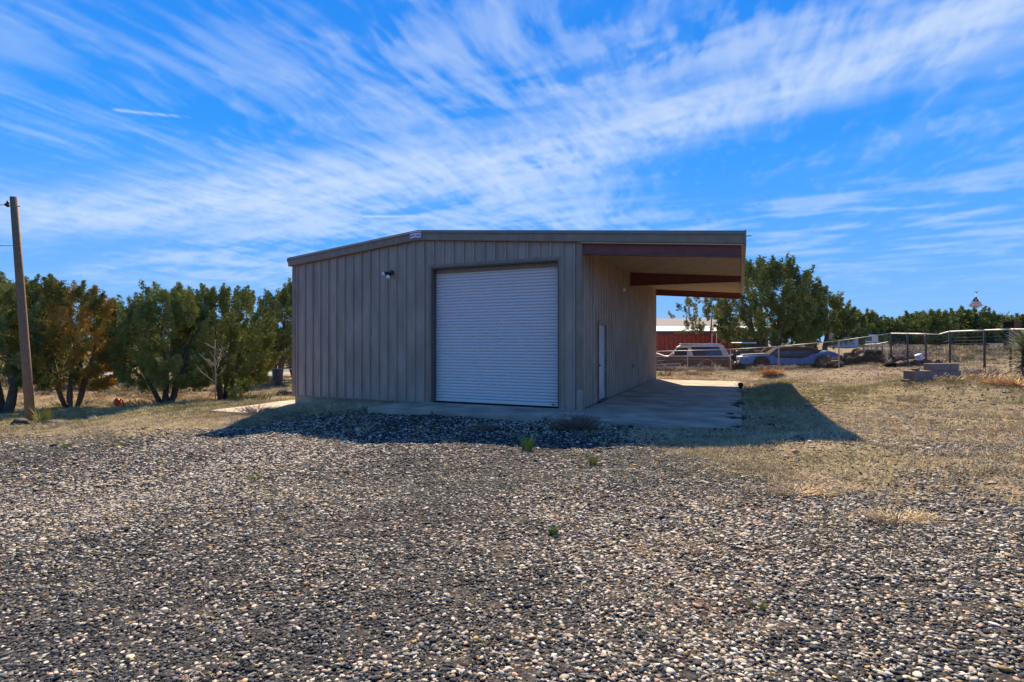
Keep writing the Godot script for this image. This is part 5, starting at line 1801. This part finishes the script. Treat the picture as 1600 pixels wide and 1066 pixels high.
	for i in 40:
		var a: Vector3 = pts[i]
		var b: Vector3 = pts[i + 1]
		quad(rs, Vector3(a.x, ground(a.x, a.z) + 0.06, -a.z), Vector3(a.x, ground(a.x, a.z + 6) + 0.06, -a.z - 6), Vector3(b.x, ground(b.x, b.z + 6) + 0.06, -b.z - 6), Vector3(b.x, ground(b.x, b.z) + 0.06, -b.z))
	tag(obj("road", rs, M.asphalt), "pale asphalt road beyond the trees on the left", "road", "", "structure")
	# low white building across the road
	for q in [[-19.5, 58.0, 9.0, 2.0, "long low white building across the road"], [64.8, 70.0, 1.0, 0.5, "tiny pale hut low on the right skyline left of the chimney"]]:
		var lb := thing("building", q[4], "building", at(q[0], q[1]))
		var lw := mb()
		box(lw, Vector3(0, q[3] * 0.5, 0), Vector3(q[2], q[3], 3.0))
		obj("wall", lw, M.white_paint, lb)
		var lr := mb()
		box(lr, Vector3(0, q[3] + 0.06, 0), Vector3(q[2] + 0.4, 0.12, 3.4))
		obj("roof", lr, M.galv_pale, lb)
		var lwn := mb()
		box(lwn, Vector3(0, q[3] * 0.55, 1.5), Vector3(1.0, q[3] * 0.35, 0.05))
		obj("window", lwn, M.dark_glass, lb)

func build_materials() -> void:
	var grime := noise_tex(51, 0.012, 0.78, 1.0, FastNoiseLite.TYPE_SIMPLEX_SMOOTH, 4, 512)
	var rough_n := noise_tex(52, 0.05, 0.5, 1.0, FastNoiseLite.TYPE_SIMPLEX_SMOOTH, 5, 512)
	var blot := noise_tex(53, 0.02, 0.45, 1.0, FastNoiseLite.TYPE_SIMPLEX_SMOOTH, 5, 512)
	M.siding = worn(mat(0.42, 0.312, 0.243, 0.42, 0.0, 0.5), grime, Vector3(0.5, 0.12, 0.5))
	M.siding.normal_enabled = true
	var wavy := noise_tex(61, 0.008, 0, 1, FastNoiseLite.TYPE_SIMPLEX_SMOOTH, 3, 512)
	wavy.as_normal_map = true
	wavy.bump_strength = 3.0
	M.siding.normal_texture = wavy
	M.siding.normal_scale = 0.35
	M.trim = worn(mat(0.29, 0.205, 0.14, 0.45), grime, Vector3(0.5, 0.3, 0.5))
	M.jamb = mat(0.10, 0.085, 0.07, 0.6)
	M.soffit = worn(mat(0.54, 0.43, 0.30, 0.5), grime, Vector3(0.4, 0.4, 0.4))
	M.red_oxide = worn(mat(0.21, 0.052, 0.042, 0.55), grime, Vector3(0.6, 0.6, 0.6))
	M.lilac = mat(0.42, 0.36, 0.40, 0.4)
	M.door_white = mat(0.62, 0.57, 0.57, 0.4)
	M.door_bar = mat(0.66, 0.60, 0.58, 0.45)
	M.door_leaf = worn(mat(0.55, 0.56, 0.60, 0.4), grime, Vector3(0.5, 0.5, 0.5))
	M.concrete = worn(mat(0.45, 0.372, 0.285, 0.9, 0.0, 0.3), noise_tex(54, 0.006, 0.70, 1.0, FastNoiseLite.TYPE_SIMPLEX_SMOOTH, 4, 512), Vector3(0.3, 0.3, 0.3))
	M.soil = worn(mat(0.10, 0.08, 0.06, 0.95, 0.0, 0.2), rough_n, Vector3(3, 3, 3))
	M.dark_metal = mat(0.05, 0.05, 0.052, 0.5)
	M.black_metal = mat(0.02, 0.02, 0.022, 0.5)
	M.rubber = mat(0.022, 0.021, 0.02, 0.85)
	M.white_plastic = mat(0.72, 0.72, 0.68, 0.4)
	M.grey_plastic = mat(0.22, 0.22, 0.22, 0.5)
	M.plate = mat(0.72, 0.66, 0.74, 0.4)
	M.blue_print = mat(0.05, 0.06, 0.22, 0.5)
	M.dark_rust = worn(mat(0.06, 0.04, 0.03, 0.9), rough_n, Vector3(2, 2, 2))
	M.bark = worn(mat(0.30, 0.235, 0.18, 0.95, 0.0, 0.2), noise_tex(55, 0.04, 0.35, 1.0, FastNoiseLite.TYPE_SIMPLEX_SMOOTH, 5, 512), Vector3(2.4, 0.35, 2.4))
	M.burnt = worn(mat(0.032, 0.027, 0.024, 0.95, 0.0, 0.2), rough_n, Vector3(2, 2, 2))
	M.pole = worn(mat(0.44, 0.29, 0.19, 0.9, 0.0, 0.2), noise_tex(56, 0.05, 0.45, 1.0, FastNoiseLite.TYPE_SIMPLEX_SMOOTH, 5, 512), Vector3(5.0, 0.22, 5.0))
	M.leaf = mat(1, 1, 1, 0.7, 0.0, 0.25)
	M.leaf.vertex_color_use_as_albedo = true
	M.leaf.backlight = Color(0.95, 0.97, 0.58)
	M.pebble = worn(mat(1, 1, 1, 0.75, 0.0, 0.22), noise_tex(57, 0.03, 0.8, 1.0), Vector3(9, 9, 9))
	M.pebble.vertex_color_use_as_albedo = true
	M.straw = mat(1, 1, 1, 0.8, 0.0, 0.25)
	M.straw.vertex_color_use_as_albedo = true
	M.straw.backlight = Color(0.5, 0.5, 0.4)
	M.straw_plain = mat(0.44, 0.33, 0.18, 0.85)
	M.rusty_grass = mat(0.50, 0.30, 0.12, 0.85)
	M.weed = mat(0.12, 0.19, 0.028, 0.7)
	M.weed.backlight = Color(0.6, 0.7, 0.3)
	M.weed_dull = mat(0.24, 0.24, 0.05, 0.75)
	M.weed_dull.backlight = Color(0.5, 0.5, 0.3)
	M.yucca = mat(0.20, 0.23, 0.13, 0.5)
	M.twig = mat(0.17, 0.125, 0.085, 0.9)
	M.twig_pale = mat(0.29, 0.24, 0.185, 0.9)
	M.twig_dark = mat(0.07, 0.055, 0.045, 0.9)
	M.twig_purple = mat(0.18, 0.14, 0.14, 0.9)
	M.galv = mat(0.34, 0.345, 0.35, 0.55, 0.3)
	M.galv_pale = mat(0.58, 0.57, 0.54, 0.5, 0.2)
	M.galv_dark = mat(0.12, 0.12, 0.13, 0.6, 0.3)
	M.post_dark = worn(mat(0.11, 0.11, 0.12, 0.8), rough_n, Vector3(3, 3, 3))
	M.brown_paint = worn(mat(0.20, 0.085, 0.05, 0.5), blot, Vector3(0.7, 0.7, 0.7))
	M.cream_paint = worn(mat(0.68, 0.51, 0.38, 0.5), grime, Vector3(0.7, 0.7, 0.7))
	M.white_paint = worn(mat(0.74, 0.71, 0.66, 0.5), grime, Vector3(0.7, 0.7, 0.7))
	M.blue_glass = mat(0.02, 0.03, 0.06, 0.08, 0.0, 0.6)
	M.dark_glass = mat(0.02, 0.022, 0.028, 0.1, 0.0, 0.6)
	M.red_glass = mat(0.28, 0.03, 0.02, 0.25)
	M.chrome = worn(mat(0.52, 0.50, 0.47, 0.35, 0.5), rough_n, Vector3(2, 2, 2))
	M.blue_paint = worn(mat(0.065, 0.19, 0.48, 0.5), noise_tex(58, 0.016, 0.7, 1.0, FastNoiseLite.TYPE_SIMPLEX_SMOOTH, 5, 512), Vector3(0.6, 0.6, 0.6))
	M.rust_paint = worn(mat(0.075, 0.052, 0.045, 0.9, 0.0, 0.2), blot, Vector3(1.2, 1.2, 1.2))
	M.dark_paint = mat(0.045, 0.045, 0.06, 0.5)
	M.red_steel = worn(mat(0.58, 0.088, 0.042, 0.6), grime, Vector3(0.5, 0.5, 0.5))
	M.red_steel_dark = worn(mat(0.5, 0.075, 0.038, 0.65), grime, Vector3(0.5, 0.5, 0.5))
	M.pale_rust = worn(mat(0.30, 0.15, 0.10, 0.8), blot, Vector3(0.8, 0.8, 0.8))
	M.red_paint = worn(mat(0.30, 0.035, 0.025, 0.6), blot, Vector3(1, 1, 1))
	M.brown_wall = mat(0.10, 0.075, 0.06, 0.85)
	M.shingle = worn(mat(0.27, 0.255, 0.25, 0.9), rough_n, Vector3(0.6, 0.6, 0.6))
	M.lilac_wall = mat(0.42, 0.38, 0.44, 0.8)
	M.rock_brown = worn(mat(0.15, 0.095, 0.06, 0.95), rough_n, Vector3(1.5, 1.5, 1.5))
	M.rock_red = worn(mat(0.24, 0.11, 0.07, 0.95), rough_n, Vector3(1.5, 1.5, 1.5))
	M.rock_dark = worn(mat(0.09, 0.085, 0.08, 0.9), rough_n, Vector3(2, 2, 2))
	M.pale_blue = mat(0.36, 0.48, 0.62, 0.5)
	M.block_grey = worn(mat(0.34, 0.30, 0.27, 0.95, 0.0, 0.2), rough_n, Vector3(1.6, 1.6, 1.6))
	M.orange_brick = worn(mat(0.45, 0.20, 0.10, 0.9), rough_n, Vector3(2, 2, 2))
	M.orange_plastic = mat(0.62, 0.07, 0.02, 0.45)
	M.flag_blue = mat(0.04, 0.05, 0.13, 0.8)
	M.flag_red = mat(0.62, 0.34, 0.33, 0.8)
	M.flag_white = mat(0.72, 0.62, 0.60, 0.8)
	M.asphalt = worn(mat(0.30, 0.30, 0.31, 0.9), rough_n, Vector3(0.5, 0.5, 0.5))

func _ready() -> void:
	var cam := Camera3D.new()
	cam.name = "camera"
	cam.fov = 65.4
	cam.near = 0.05
	cam.far = 3000.0
	add_child(cam)
	cam.position = Vector3(0, EYE, 0)
	cam.rotation_degrees = Vector3(0.2, 0, 0)
	cam.current = true
	var env := Environment.new()
	var sky := Sky.new()
	var sm := PanoramaSkyMaterial.new()
	sm.panorama = sky_texture()
	sky.sky_material = sm
	env.background_mode = Environment.BG_SKY
	env.sky = sky
	env.background_energy_multiplier = 0.39
	env.tonemap_mode = Environment.TONE_MAPPER_LINEAR
	env.tonemap_exposure = 2.6
	env.sdfgi_enabled = true
	env.ssao_enabled = true
	env.ssil_enabled = true
	var we := WorldEnvironment.new()
	we.name = "world_environment"
	we.environment = env
	add_child(we)
	var sun := DirectionalLight3D.new()
	sun.name = "sun"
	sun.light_energy = 1.6
	sun.light_color = Color(1.0, 0.92, 0.80)
	sun.light_angular_distance = 0.5
	sun.shadow_enabled = true
	add_child(sun)
	sun.look_at_from_position(Vector3.ZERO, Vector3(-0.005, -1.0, 1.02), Vector3.UP)

	build_materials()
	build_field()
	build_ground()
	build_concrete()
	build_shed()
	build_trees()
	build_fences()
	build_pole()
	build_wagon()
	build_blue_car()
	build_far_things()
	build_weeds()
	build_grass()
	build_scrub()
	build_gravel()
